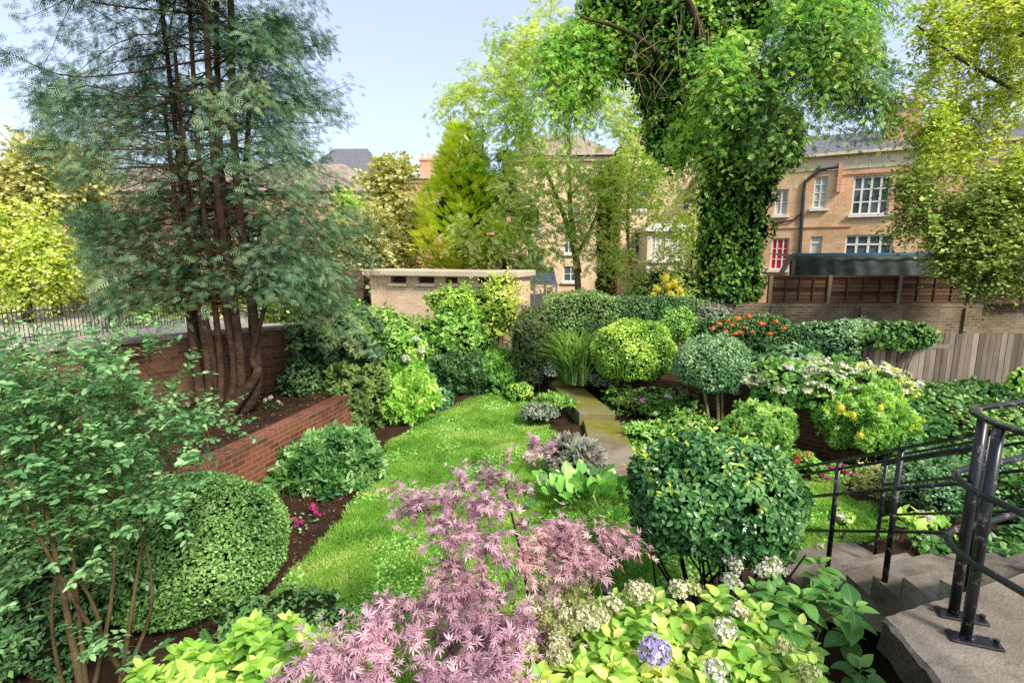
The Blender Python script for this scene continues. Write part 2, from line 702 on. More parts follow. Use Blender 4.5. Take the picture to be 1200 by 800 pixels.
def m_brick(name, c1, c2, mortar, dirt=.5, bw=.225, rh=.075, ms=.011, green=0.0, bump=.6, lot=.5):
    k = NT(name)
    uv = k.n('ShaderNodeUVMap').outputs[0]
    b = k.n('ShaderNodeTexBrick')
    b.inputs['Scale'].default_value = 1
    b.inputs['Brick Width'].default_value = bw
    b.inputs['Row Height'].default_value = rh
    b.inputs['Mortar Size'].default_value = ms
    b.inputs['Mortar Smooth'].default_value = .15
    b.inputs['Bias'].default_value = 0
    b.inputs['Color1'].default_value = lin(c1)
    b.inputs['Color2'].default_value = lin(c2)
    b.inputs['Mortar'].default_value = lin(mortar)
    k.l(uv, b.inputs['Vector'])
    # shift brick tone in patches
    n1 = k.noise(1.1, 5, .6)
    n2 = k.noise(7, 4, .6)
    col = k.mix(k.math('MULTIPLY', k.math('SUBTRACT', n1, .42, clamp=True), 4 * dirt, clamp=True), b.outputs[0], tuple(x * .38 for x in lin(c2)[:3]) + (1,))
    col = k.mix(k.math('MULTIPLY', k.math('SUBTRACT', n2, .5, clamp=True), 2.2 * lot, clamp=True), col, tuple(min(1, x * 1.35) for x in lin(c1)[:3]) + (1,))
    if green:
        n3 = k.noise(2.3, 5, .65)
        col = k.mix(k.math('MULTIPLY', k.math('SUBTRACT', n3, .5, clamp=True), 3 * green, clamp=True), col, lin('#4c5a33'))
    hgt = k.math('MULTIPLY_ADD', b.outputs['Fac'], -1.0, k.math('MULTIPLY', k.noise(60, 4), .5))
    return k.done(col, .88, .15, bump=hgt, bstr=bump, bdist=.008)


def m_ground(name, cols, scale=2, bump=.7, bscale=18, bdist=.04, fine=60):
    k = NT(name)
    n1 = k.noise(scale, 8, .65)
    n2 = k.noise(fine, 3, .6)
    t = k.math('ADD', k.math('MULTIPLY', n1, .65), k.math('MULTIPLY', n2, .35))
    st = [(.3 + .4 * i / (len(cols) - 1), lin(c)[:3]) for i, c in enumerate(cols)]
    return k.done(k.ramp(t, st), .95, .1, bump=k.math('ADD', k.noise(bscale, 6, .7), k.math('MULTIPLY', n2, .3)), bstr=bump, bdist=bdist)


def m_concrete(name, base, dark, moss=.0, mosscol='#6c6a22', ms=1.1, spots=.5, grit=True):
    k = NT(name)
    n1 = k.noise(1.6, 7, .65)
    n2 = k.noise(55, 3, .6)
    n3 = k.noise(ms, 6, .7, dist=.6)
    vo = k.n('ShaderNodeTexVoronoi')
    vo.inputs['Scale'].default_value = 70
    k.l(k.pos(), vo.inputs['Vector'])
    col = k.ramp(n1, [(.34, lin(dark)[:3]), (.66, lin(base)[:3])])
    col = k.mix(k.math('MULTIPLY', k.math('SUBTRACT', n2, .52, clamp=True), 5 * spots, clamp=True), col, tuple(x * .3 for x in lin(dark)[:3]) + (1,))
    if moss:
        col = k.mix(k.math('MULTIPLY', k.math('SUBTRACT', n3, .62 - .3 * moss, clamp=True), 7, clamp=True), col, lin(mosscol))
    h = k.math('ADD', k.math('MULTIPLY', n2, .6), k.math('MULTIPLY', vo.outputs[0], .7))
    h = k.math('ADD', h, k.math('MULTIPLY', n1, 1.5))
    return k.done(col, .92, .15, bump=h, bstr=.7, bdist=.006)


def m_wood(name, c1, c2, along='Z', grain=1.0, rough=.85, board=None):
    k = NT(name)
    mp = k.n('ShaderNodeMapping')
    k.l(k.pos(), mp.inputs['Vector'])
    mp.inputs['Scale'].default_value = {'Z': (22, 22, 1.2), 'X': (1.2, 22, 22)}[along]
    n = k.noise(grain, 6, .65, vec=mp.outputs[0], dist=1.2)
    sx = k.n('ShaderNodeSeparateXYZ', i_0=k.n('ShaderNodeAttribute', attribute_name='leaf').outputs['Vector'])
    t = k.math('ADD', k.math('MULTIPLY', n, .6), k.math('MULTIPLY', sx.outputs[2], .4))
    col = k.ramp(t, [(.3, lin(c1)[:3]), (.72, lin(c2)[:3])])
    g = k.noise(2, 5, .7)
    col = k.mix(k.math('MULTIPLY', k.math('SUBTRACT', g, .52, clamp=True), 2.5, clamp=True), col, lin('#4a4f38'))
    return k.done(col, rough, .2, bump=n, bstr=.4, bdist=.004)


def m_paintmetal(name):
    k = NT(name)
    n = k.noise(14, 8, .72, dist=.4)
    n2 = k.noise(5, 3)
    chip = k.math('MULTIPLY', k.math('SUBTRACT', n, .572, clamp=True), 30, clamp=True)
    chip2 = k.math('MULTIPLY', k.math('SUBTRACT', n, .60, clamp=True), 30, clamp=True)
    base = k.ramp(n2, [(.3, (.004, .0045, .006)), (.7, (.011, .012, .015))])
    col = k.mix(chip, base, lin('#5d666c'))
    col = k.mix(chip2, col, lin('#8a5a45'))
    r = k.math('MULTIPLY_ADD', chip, .4, .34)
    return k.done(col, r, .5, bump=k.math('ADD', k.math('MULTIPLY', chip, -.5), k.math('MULTIPLY', k.noise(25, 3), .6)), bstr=.35, bdist=.004, coat=0)


def m_glass(name, tint=(.03, .04, .05)):
    k = NT(name)
    n = k.noise(1.2, 2)
    col = k.ramp(n, [(.35, tint), (.65, tuple(x * 4 for x in tint))])
    return k.done(col, .06, .9)


M = {}
M['brick_garden'] = m_brick('garden_brick', '#8c5a3e', '#553628', '#6c645a', .5, green=.35)
M['brick_bed'] = m_brick('bed_brick', '#945436', '#663926', '#7f776d', .6, ms=.009, green=.15, lot=.4)
M['brick_right'] = m_brick('terrace_brick', '#6b3a2a', '#4a2a20', '#5d564c', .6, green=.4)
M['brick_stock'] = m_brick('stock_brick', '#8f7a5c', '#6c5a46', '#8d8577', .65, green=.35)
M['brick_house'] = m_brick('house_brick', '#e8bd92', '#d6a272', '#dcc9ae', .4, lot=.5, bump=.25)  # house bricks paled so that their albedo carries the sunlight
M['brick_warm'] = m_brick('warm_brick', '#efd3b0', '#e2bb90', '#e4d2ba', .2, lot=.5, bump=.25)
M['brick_red'] = m_brick('red_brick', '#d9a482', '#c68a68', '#d4b8a2', .25, lot=.4, bump=.25)
M['brick_shed'] = m_brick('shed_brick', '#ecc9a6', '#dcb48e', '#ead8c2', .25, lot=.4, bump=.3)
M['coping'] = m_concrete('coping_stone', '#a8a8a0', '#6d6c66', .25, '#4f5636')
M['concrete'] = m_concrete('weathered_concrete', '#958b7e', '#5a5147', .2, '#4d4a3a', spots=.25)
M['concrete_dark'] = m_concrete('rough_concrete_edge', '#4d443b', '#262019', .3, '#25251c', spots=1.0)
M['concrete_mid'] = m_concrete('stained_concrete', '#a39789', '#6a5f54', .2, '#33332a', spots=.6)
M['concrete_soffit'] = m_concrete('smooth_concrete', '#a39e86', '#8b866e', .1, '#55563a', spots=.2)
M['path'] = m_concrete('mossy_concrete', '#9d9080', '#6f6350', .66, '#77751f', ms=1.0, spots=.55)
M['soil'] = m_ground('soil', ['#241a13', '#3b2b20', '#574335'], 2.2)
M['turf'] = m_ground('turf_base', ['#4a6c1e', '#66902c', '#82ab3e'], 3.0, fine=40)
M['street'] = m_ground('street', ['#8d8578', '#b3aa9c', '#c9c0b2'], .8, bump=.2, bscale=30, bdist=.01)
M['white'] = m_flat('white_paint', (.72, .71, .68, 1), .5, .3, .08, 4, .08)
M['cream'] = m_flat('cream_render', '#d8c6ae', .8, .2, .1, 1.5, .15)
M['stone_trim'] = m_flat('pale_stone', '#cbbba4', .8, .2, .12, 2, .15)
M['slate'] = m_flat('roof_slate', '#6b6a70', .7, .3, .25, 6, .4, 12)
M['tile_roof'] = m_flat('weathered_roof_tiles', '#a08e80', .8, .2, .22, 7, .5, 14, bdist=.02)
M['black'] = m_paintmetal('chipped_black_paint')
M['pipe'] = m_flat('cast_iron_pipe', '#3a3a3c', .6, .3, .2, 5, .1)
M['glass'] = m_glass('window_glass')
M['glass_pale'] = m_flat('curtained_glass', '#b9b9b4', .15, .7, .3, 2.5, 0)
M['glass_red'] = m_flat('red_curtained_glass', '#c8203c', .2, .6, .15, 3, 0)
M['plank_grey'] = m_wood('weathered_grey_boards', '#5d5148', '#9a8c7e')
M['plank_dark'] = m_wood('dark_stained_panel', '#2f2119', '#6b4c39', 'X')
M['post_wood'] = m_wood('weathered_posts', '#6b5a48', '#97836b')
M['tarp'] = m_flat('dark_tarpaulin', '#27322f', .55, .35, .25, 3, .5, 5, bdist=.05)
M['tarp_blue'] = m_flat('blue_tarp_edge', '#3d6f8f', .55, .35, .25, 3, .4, 6, bdist=.04)
M['bark'] = m_flat('bark', '#4c4136', .92, .1, .4, 9, 1.0, 26, bdist=.03)
M['bark_olive'] = m_flat('olive_brown_bark', '#51462f', .9, .1, .4, 7, 1.0, 24, bdist=.02)
M['bark_red'] = m_flat('cypress_bark', '#4b3a2e', .92, .1, .45, 8, 1.0, 22, bdist=.03)
M['bark_pale'] = m_flat('pale_bark', '#8b7a5c', .9, .1, .3, 9, .7, 26, bdist=.02)
M['twig'] = m_flat('twig', '#4b3a2a', .85, .15, .3, 12, .3, 40)
M['twig_green'] = m_flat('green_stem', '#6c7f3a', .7, .25, .2, 9, .2, 40)
M['twig_dark'] = m_flat('dark_stem', '#2c211d', .8, .2, .3, 9, .3, 40)
M['core'] = m_core('shaded_interior', '#1c2412')
M['core_dark'] = m_core('deep_interior', '#10160c')
M['core_lit'] = m_core('leafy_interior', '#33401a')
L = M
L['cypress'] = m_leaf('cypress_foliage', ['#162a1c', '#305036', '#527654', '#7c9a72', '#8f9a68'], .8, .08, .2, clump=.9)
L['hazel'] = m_leaf('hazel_leaf', ['#2f5a34', '#4b8049', '#6fa062', '#9cc383'], .4, .4, .35, clump=.9)
L['box'] = m_leaf('box_leaf', ['#2c5224', '#4a7a36', '#6c9c4e', '#92ba68'], .35, .45, .3, clump=1.5)
L['laurel'] = m_leaf('laurel_leaf', ['#2f6a1c', '#559428', '#82b838', '#b6d45a'], .28, .5, .3, veins=True, camt=.15)
L['acer'] = m_leaf('acer_leaf', ['#573a4a', '#8c687a', '#b690a2', '#d8b4c0'], .42, .4, .3, clump=1.6, camt=.5, warm=1.4)
L['acer_pink'] = m_leaf('acer_leaf_pink', ['#6a4857', '#946e7d', '#b28c96', '#c8a8a6'], .45, .35, .3, clump=1.6, camt=.3, warm=1.4)
L['hydrangea'] = m_leaf('hydrangea_leaf', ['#4a8428', '#6ca838', '#92c048', '#bcd45e', '#dcdc7c', '#e2c88a'], .38, .4, .35, veins=True, clump=2, camt=.2)
L['hydrangea_green'] = m_leaf('hydrangea_leaf_green', ['#2f6a2a', '#4c8c38', '#6fa84a', '#93bd5c'], .38, .4, .35, veins=True, clump=2, camt=.2)
L['photinia'] = m_leaf('glossy_leaf', ['#173a1c', '#28592a', '#3f783c', '#6c9a54'], .25, .55, .25, clump=2, camt=.25)
L['tip'] = m_leaf('young_leaf', ['#8fb33a', '#b3cf4a', '#d0e06a'], .35, .45, .4)
L['pom_yellow'] = m_leaf('yellow_green_leaf', ['#37661e', '#5f9430', '#8cb840', '#b9d65c'], .35, .4, .3, clump=1.2)
L['pom_blue'] = m_leaf('blue_green_leaf', ['#2c5636', '#487a4e', '#6e9a6a', '#9cba88'], .4, .4, .3, clump=1.4)
L['hedge'] = m_leaf('hedge_leaf', ['#2c4c24', '#4a6f36', '#688c4a', '#94aa68'], .45, .35, .3, clump=1.0)
L['dark'] = m_leaf('dark_evergreen_leaf', ['#1c3a1c', '#315a2c', '#4a7640', '#72965a'], .4, .4, .25, clump=1.0)
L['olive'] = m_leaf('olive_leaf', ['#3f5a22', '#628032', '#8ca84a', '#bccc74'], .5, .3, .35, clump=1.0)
L['mid'] = m_leaf('mid_green_leaf', ['#3a6f26', '#5a9438', '#7db24c', '#aace6c'], .42, .4, .35, clump=1.3)
L['fresh'] = m_leaf('fresh_green_leaf', ['#4f8a2c', '#74b03e', '#9bcb54', '#c4e07c'], .42, .4, .4, clump=1.3)
L['choisya'] = m_leaf('choisya_leaf', ['#24542a', '#3e763a', '#62964e', '#98ba7c'], .32, .45, .3, clump=1.5)
L['grey'] = m_leaf('grey_green_leaf', ['#4d5c4a', '#6d7d68', '#8d9b86', '#a79a94'], .7, .2, .25, clump=3)
L['lavender'] = m_leaf('lavender_leaf', ['#62635c', '#847f7c', '#9a9288', '#8f9f86'], .75, .15, .2, clump=4)
L['yew'] = m_leaf('yew_leaf', ['#1e331c', '#354d2a', '#4d653a', '#6c7c48'], .6, .2, .2, clump=2)
L['ivy'] = m_leaf('ivy_leaf', ['#1f4a1c', '#35692a', '#55883a', '#8aaa55'], .35, .4, .25, clump=.8)
L['ivy_tree'] = m_leaf('ivy_tree_leaf', ['#1d4418', '#356a22', '#5f9430', '#98bc48'], .35, .4, .3, clump=.5)
L['ash'] = m_leaf('ash_leaf', ['#3a7a2c', '#64a63c', '#98c850', '#cfe472'], .42, .35, .45, clump=.5, gain=1.55)
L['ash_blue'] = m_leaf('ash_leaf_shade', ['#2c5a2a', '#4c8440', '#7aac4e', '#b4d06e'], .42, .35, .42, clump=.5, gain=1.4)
L['ash_thin'] = m_leaf('thin_tree_leaf', ['#5c9036', '#8cb84c', '#bad86c', '#e2ee96'], .45, .3, .42, clump=.5)
L['gold'] = m_leaf('golden_tree_leaf', ['#5d8428', '#93b440', '#bfd25e', '#e4ec94'], .45, .3, .42, clump=.5, gain=1.4)
L['gold_conifer'] = m_leaf('golden_conifer_foliage', ['#6c9c18', '#aecc24', '#dce83c', '#f4f67c'], .55, .2, .3, clump=.7)
L['conifer'] = m_leaf('conifer_foliage', ['#2c4a24', '#48682e', '#668440', '#8ca058'], .6, .2, .25, clump=.7)
L['sun_olive'] = m_leaf('sunlit_olive_leaf', ['#747f3a', '#a4ac5c', '#cacf8c', '#e8e6b8'], .5, .25, .4, clump=.6, gain=1.15)
L['grass'] = m_leaf('grass_blade', ['#3a6c1c', '#5f9a2a', '#84b83e', '#a8ca5c', '#c2d480'], .5, .3, .4, clump=1.5, camt=.55, gain=1.1)
L['clover'] = m_leaf('clover_leaf', ['#3f7e26', '#62a63a', '#8cc458', '#b6da86'], .5, .3, .35, clump=1.5, camt=.3)
L['pampas'] = m_leaf('long_grass_blade', ['#4c7a34', '#6f9c4a', '#96ba64', '#bcd28a'], .5, .3, .35, clump=2)
L['fern'] = m_leaf('fern_frond', ['#1f4a20', '#356a30', '#4e8440'], .5, .3, .35)
L['litter'] = m_leaf('dead_leaf', ['#3a2a1e', '#5f4630', '#8c6c48', '#b89f78'], .8, .15, .2, gain=.9)
L['bergenia'] = m_leaf('bergenia_leaf', ['#2c6a24', '#46902f', '#68ac40', '#92c860'], .28, .5, .3, veins=True, camt=.15)


def m_petal(name, cols, trans=.3):
    return m_leaf(name, cols, .6, .2, trans, camt=.1, warm=1.05, gain=1.05)


M['p_mauve'] = m_petal('mauve_petals', ['#a090d0', '#bfaee6', '#dccef4'])
M['p_cream'] = m_petal('cream_petals', ['#b9b48c', '#d8d2b0', '#eee8d2'])
M['p_white'] = m_petal('white_petals', ['#cfcab8', '#e6e2d4', '#f2eee6'])
M['p_pinkwhite'] = m_petal('pale_pink_petals', ['#c9b4b4', '#e2d4d2', '#efe6e4'])
M['p_green'] = m_petal('greenish_petals', ['#8d9a55', '#aeb675', '#cccb98'])
M['p_magenta'] = m_petal('magenta_petals', ['#a0146a', '#c81f86', '#e04aa4'])
M['p_pink'] = m_petal('pink_petals', ['#d06a98', '#e08fb4', '#f0b6cc'])
M['p_red'] = m_petal('red_petals', ['#b01c1c', '#d8342a', '#e8604a'])
M['p_yellow'] = m_petal('yellow_petals', ['#e6d63a', '#f2e65a', '#faf29a'])
M['p_orange'] = m_petal('orange_berries', ['#cc7a1c', '#e6962c', '#f2b050'])
# ------------------------------------------------------------------ the lie of the land
BED = [(-4.35, 3.6), (-3.67, 6.2), (-3.13, 8.46), (-2.92, 9.7), (-2.55, 10.9)]          # raised-bed wall
BND = [(-12.0, 1.6), (-7.1, 7.0), (-5.33, 8.95), (-3.9, 10.4), (-2.7, 11.5)]            # boundary wall
RGT = [(2.45, 11.6), (2.93, 10.3), (4.2, 9.05), (5.35, 7.9)]                            # terrace wall


def ss(a, b, x):
    t = np.clip((x - a) / (b - a), 0, 1)
    return t * t * (3 - 2 * t)


def hz(x, y):
    x, y = np.asarray(x, float), np.asarray(y, float)
    z = .22 * ss(10, 13.5, y) + 0 * x
    xr = np.interp(y, [p[1] for p in BED] + [11.5, 15], [p[0] for p in BED] + [-2.5, -4.2])
    xb = np.interp(y, [p[1] for p in BND] + [15], [p[0] for p in BND] + [-4.3])
    bed = (x < xr - .12) & (x > xb) & (y > 2.5) & (y < 11.5)
    z = np.where(bed, .70 + .05 * noise(np.stack([x * 2, y * 2, 0 * x], -1)), z)
    z = np.where((x < xb - .05), 1.15, z)
    yr = np.interp(x, [2.45, 2.93, 4.2, 5.35, 6.0], [11.6, 10.3, 9.05, 7.9, 7.4])
    ter = (x > 2.5) & (y > yr + .1) & (x < 5.6)
    z = np.where(ter, .62 + .1 * ss(0, 3, y - yr), z)
    z = np.where(x >= 5.6, np.maximum(z, .82 * ss(6.0, 8.6, y)), z)
    far = ss(13.9, 14.6, y) * (x > 1.8)
    z = z * (1 - far) + 1.1 * far
    z = z * (1 - ss(18, 24, y)) + 1.15 * ss(18, 24, y)
    z = np.where(x < xb - .05, 1.15, z)
    z = np.where(y < 2.5, np.where(x < -6, z * ss(-12, -6, -x * 0 + y), z), z)
    return z


def H1(x, y):
    return float(hz(np.array([x]), np.array([y]))[0])


def axis(a, b, step, far):
    n = np.arange(a, b + 1e-6, step)
    g = step * 1.35 ** np.arange(1, 26)
    o = np.cumsum(g)
    o = o[o < far]
    return np.concatenate([(a - o)[::-1], n, b + o])


xs, ys = axis(-13, 16, .11, 500), axis(-3, 17, .11, 500)
X, Y = np.meshgrid(xs, ys)
Z = hz(X, Y)
inside = (np.abs(X) < 14) & (Y > -2) & (Y < 17)
Z = Z + np.where(inside, .018 * noise(np.stack([X * 3.1, Y * 3.1, 0 * X], -1)), 0) - .012
mb = MB()
nx = len(xs)
i = np.arange(len(ys) - 1)[:, None] * nx
j = np.arange(nx - 1)[None]
mb.add(np.stack([X, Y, Z], -1).reshape(-1, 3), np.stack([i + j, i + j + 1, i + nx + j + 1, i + nx + j], -1).reshape(-1, 4))
struct(mb.build('ground', [M['soil']], smooth=True))


def inpoly(p, poly):
    x, y = p[:, 0], p[:, 1]
    ins = np.zeros(len(p), bool)
    n = len(poly)
    for a in range(n):
        x0, y0 = poly[a]
        x1, y1 = poly[(a + 1) % n]
        c = ((y0 > y) != (y1 > y)) & (x < (x1 - x0) * (y - y0) / (y1 - y0 + 1e-12) + x0)
        ins ^= c
    return ins


LAWN = [(-2.3, 3.2), (-2.3, 4.4), (-2.2, 5.6), (-2.25, 7.1), (-2.2, 8.4), (-1.75, 9.8), (-1.1, 11.1), (-.4, 11.6), (.25, 11.5),
        (.55, 10.2), (.72, 8.8), (.8, 7.4), (.95, 6.7), (1.4, 6.35), (2.6, 6.5), (3.4, 7.0), (4.5, 7.0), (4.8, 6.2), (4.3, 5.3), (2.4, 4.9), (1.5, 4.5), (1.3, 3.3)]
lx, ly = np.arange(-2.5, 5.0, .1), np.arange(3.0, 11.8, .1)
X, Y = np.meshgrid(lx, ly)
P = np.stack([X.ravel(), Y.ravel()], -1)
wob = .13 * noise(np.c_[P * 2.2, 0 * P[:, 0]])
ins = inpoly(P + wob[:, None], LAWN).reshape(X.shape)
mb = MB()
zz = hz(X, Y) + .018 * noise(np.stack([X * 3.1, Y * 3.1, 0 * X], -1)) + .004
nx = len(lx)
cell = ins[:-1, :-1] & ins[1:, :-1] & ins[:-1, 1:] & ins[1:, 1:]
ii, jj = np.nonzero(cell)
k0 = ii * nx + jj
mb.add(np.stack([X, Y, zz], -1).reshape(-1, 3), np.stack([k0, k0 + 1, k0 + nx + 1, k0 + nx], -1))
struct(mb.build('lawn', [M['turf']], smooth=True))


def sample_poly(g, poly, n, wobble=.06):
    lo, hi = np.min(poly, 0), np.max(poly, 0)
    out = np.zeros((0, 2))
    while len(out) < n:
        p = lo + (hi - lo) * g.random((n, 2))
        w = wobble * noise(np.c_[p * 2.2, 0 * p[:, 0]])
        out = np.concatenate([out, p[inpoly(p + w[:, None], poly)]])
    return out[:n]


def gpos(p):
    return np.c_[p, hz(p[:, 0], p[:, 1]) + .018 * noise(np.c_[p * 3.1, 0 * p[:, 0]])]


# mown grass: blades thinning out with distance, plus flat broad leaved weeds
g = RNG(11)
p = sample_poly(g, LAWN, 190000, .16)
worn = noise(np.c_[p * 1.5, 0 * p[:, 0] + 5])
keep = (g.random(len(p)) < np.clip(5.2 / p[:, 1], .35, 1)) & ((worn < .62) | (g.random(len(p)) < .3))
p = p[keep]
P = gpos(p)
n = len(P)
cl = .5 + .5 * noise(np.c_[p * 1.9, 0 * p[:, 0]])
cl2 = .5 + .5 * noise(np.c_[p * 7, 0 * p[:, 0] + 3])
tint = np.clip(.4 * cl + .25 * cl2 + .35 * g.random(n), 0, 1)
blade = T([[-.06, 0, 0], [.06, 0, 0], [.045, .55, -.06], [-.045, .55, -.06], [0, 1, -.3]], [[[0, 1, 2, 3]], [[3, 2, 4]]], ly=[0, 0, .5, .5, 1])
mb = MB()
D = nrm(g.normal(size=(n, 3)) * .75 + np.array([0, 0, 1.0]) * (.55 + .5 * cl2)[:, None])
D[:, 2] = np.abs(D[:, 2])
put(mb, P, D, g.normal(size=(n, 3)) + .01, (.03 + .045 * cl2) * g.uniform(.6, 1.3, n), blade, tint, wid=1.3)
stuff(mb.build('grass', [M['grass']]), 'short bright green grass of the curving lawn', 'grass')
p = sample_poly(g, LAWN, 60000, .1)
w = noise(np.c_[p * 2.6, 0 * p[:, 0] + 9])
p = p[w > .35][:15000]
P = gpos(p) + np.array([0, 0, .02])
n = len(P)
mb = MB()
put(mb, P, nrm(g.normal(size=(n, 3)) * [1, 1, .35]), np.array([0, 0, 1.0]) + g.normal(size=(n, 3)) * .35, g.uniform(.025, .05, n), t_oval(.42, .06), np.clip(.5 + .3 * g.normal(size=n), 0, 1))
stuff(mb.build('clover', [M['clover']]), 'patches of clover and weeds growing through the lawn', 'clover')

# low weeds carpeting the rose bed
p = sample_poly(g, [(2.0, 7.4), (3.4, 7.15), (5.0, 7.7), (4.1, 8.8), (2.75, 10.2), (2.1, 10.6), (1.75, 11.2), (2.1, 9.6)], 9000)
p = p[noise(np.c_[p * 2.1, 0 * p[:, 0] + 2]) > -.25]
P = gpos(p) + np.abs(g.normal(size=(len(p), 1))) * [0, 0, .05]
mb = MB()
put(mb, P, nrm(g.normal(size=P.shape) * [1, 1, .4]), np.array([0, 0, 1.0]) + g.normal(size=P.shape) * .45, g.uniform(.03, .075, len(p)), t_oval(.33, .08), np.clip(.5 + .3 * noise(np.c_[p * 2, 0 * p[:, 0]]) + .2 * g.normal(size=len(p)), 0, 1))
stuff(mb.build('weeds', [M['clover']]), 'low green weeds carpeting the rose bed beside the path', 'weeds')

# dead leaves and chippings on the beds, on the lawn edge
p = np.concatenate([sample_poly(g, [(-3.6, 3.6), (-2.2, 3.6), (-2.0, 8.4), (-3.1, 8.4)], 1300), sample_poly(g, [(-5.5, 6.0), (-3.8, 6.0), (-3.3, 9.4), (-4.6, 9.4)], 1400),
                    sample_poly(g, LAWN, 1500), sample_poly(g, [(1.9, 7.6), (3.6, 7.4), (4.8, 7.9), (2.4, 10.6), (1.9, 10)], 1500),
                    sample_poly(g, [(-2.6, 2.2), (2.6, 2.2), (2.6, 4.2), (-2.6, 4.2)], 1500)])
P = gpos(p) + np.array([0, 0, .012])
n = len(P)
mb = MB()
put(mb, P, nrm(g.normal(size=(n, 3)) * [1, 1, .25]), np.array([0, 0, 1.0]) + g.normal(size=(n, 3)) * .4, g.uniform(.014, .042, n), t_hex(.3, .25, .3), g.random(n) ** 1.7)
stuff(mb.build('leaf_litter', [M['litter']]), 'dry fallen leaves scattered over the dark soil of the beds', 'fallen leaves')

# ------------------------------------------------------------------ concrete path in three stepped runs
PATHS = [([(1.22, 7.0), (1.98, 7.35), (2.06, 9.5), (1.38, 9.52)], .11), ([(1.3, 9.5), (1.98, 9.46), (1.62, 11.6), (.95, 11.62)], .25), ([(.93, 11.62), (1.66, 11.58), (1.56, 14.2), (.86, 14.2)], .40)]
mb = MB()
for poly, zt in PATHS:
    c = np.mean(poly, 0)
    inn = [tuple(c + (np.array(q) - c) * (1 - .018 / np.linalg.norm(np.array(q) - c))) for q in poly]
    prism(mb, poly, -.1, zt - .015)
    n = 4
    v = np.concatenate([np.c_[poly, np.full(4, zt - .0149)], np.c_[inn, np.full(4, zt)]])
    mb.add(v, [np.array([[a, (a + 1) % 4, 4 + (a + 1) % 4, 4 + a] for a in range(4)] + [[4, 5, 6, 7]])])
struct(mb.build('path', [M['path']]))


# ------------------------------------------------------------------ walls
def wall_run(mb, pts, th, z0, z1, mat=0):
    """a straight-sided wall along a polyline; z1 one value or one per point"""
    pts = [np.array(p, float) for p in pts]
    n = len(pts)
    z0 = np.broadcast_to(np.asarray(z0, float), (n,))
    z1 = np.broadcast_to(np.asarray(z1, float), (n,))
    offs = []
    for a in range(n):
        d = nrm(pts[min(a + 1, n - 1)] - pts[max(a - 1, 0)])
        offs.append(np.array([-d[1], d[0]]) * th / 2)
    v = []
    for p, o, a, b in zip(pts, offs, z0, z1):
        v += [[*(p - o), a], [*(p + o), a], [*(p + o), b], [*(p - o), b]]
    q = []
    for a in range(n - 1):
        k = a * 4
        for e in range(4):
            q.append([k + e, k + 4 + e, k + 4 + (e + 1) % 4, k + (e + 1) % 4])
    q += [[0, 1, 2, 3], [(n - 1) * 4 + 3, (n - 1) * 4 + 2, (n - 1) * 4 + 1, (n - 1) * 4]]
    mb.add(np.array(v), np.array(q), mat=mat)


def walling(name, label, pts, th, z0, z1, mat, cap=None, cat='wall', capmat='coping', capt=.06, over=.03):
    t = thing(name, label, cat, (*pts[0], np.min(z0)))
    mb = MB()
    wall_run(mb, pts, th, z0, z1)
    mb.build('wall', [M[mat]], t, uv=True)
    if cap:
        mb = MB()
        wall_run(mb, pts, th + 2 * over, np.asarray(z1) + .001, np.asarray(z1) + capt)
        mb.build('coping', [M[capmat]], t, uv=True)
    return t


walling('boundary_wall', 'tall brick boundary wall with pale stone coping behind the cypress', BND[:4] + [(-3.45, 10.85)], .24, .2, [1.86, 1.86, 1.86, 1.82, 1.8], 'brick_garden', True)
walling('bed_wall', 'low reddish brick wall holding the raised bed under the cypress', BED, .23, -.15, [.70, .70, .70, .68, .66], 'brick_bed', True, capmat='brick_bed', capt=.075, over=.004)
walling('terrace_wall', 'dark brick retaining wall behind the rose bed', RGT + [(5.75, 7.55)], .23, -.15, .66, 'brick_right', True, capmat='brick_right', capt=.07, over=.015)

t = thing('stock_brick_wall', 'long yellowish brick wall below the panel fence', 'wall', (5.0, 13.4, .6))
mb = MB()
wall_run(mb, [(3.2, 13.75), (12.25, 13.4)], .24, .4, 1.93)
for x in (7.0, 9.3, 11.95):
    box(mb, (x, 13.75 - (x - 3.2) * .0387 - .13, 1.16), (.36, .1, 1.5))
wall_run(mb, [(12.27, 13.95), (18, 13.7)], .24, .4, 1.9)
mb.build('wall', [M['brick_stock']], t, uv=True)
mb = MB()
wall_run(mb, [(3.2, 13.75), (12.25, 13.4)], .26, 1.931, 2.0)
wall_run(mb, [(12.27, 13.95), (18, 13.7)], .26, 1.901, 1.97)
mb.build('coping', [M['brick_stock']], t, uv=True)


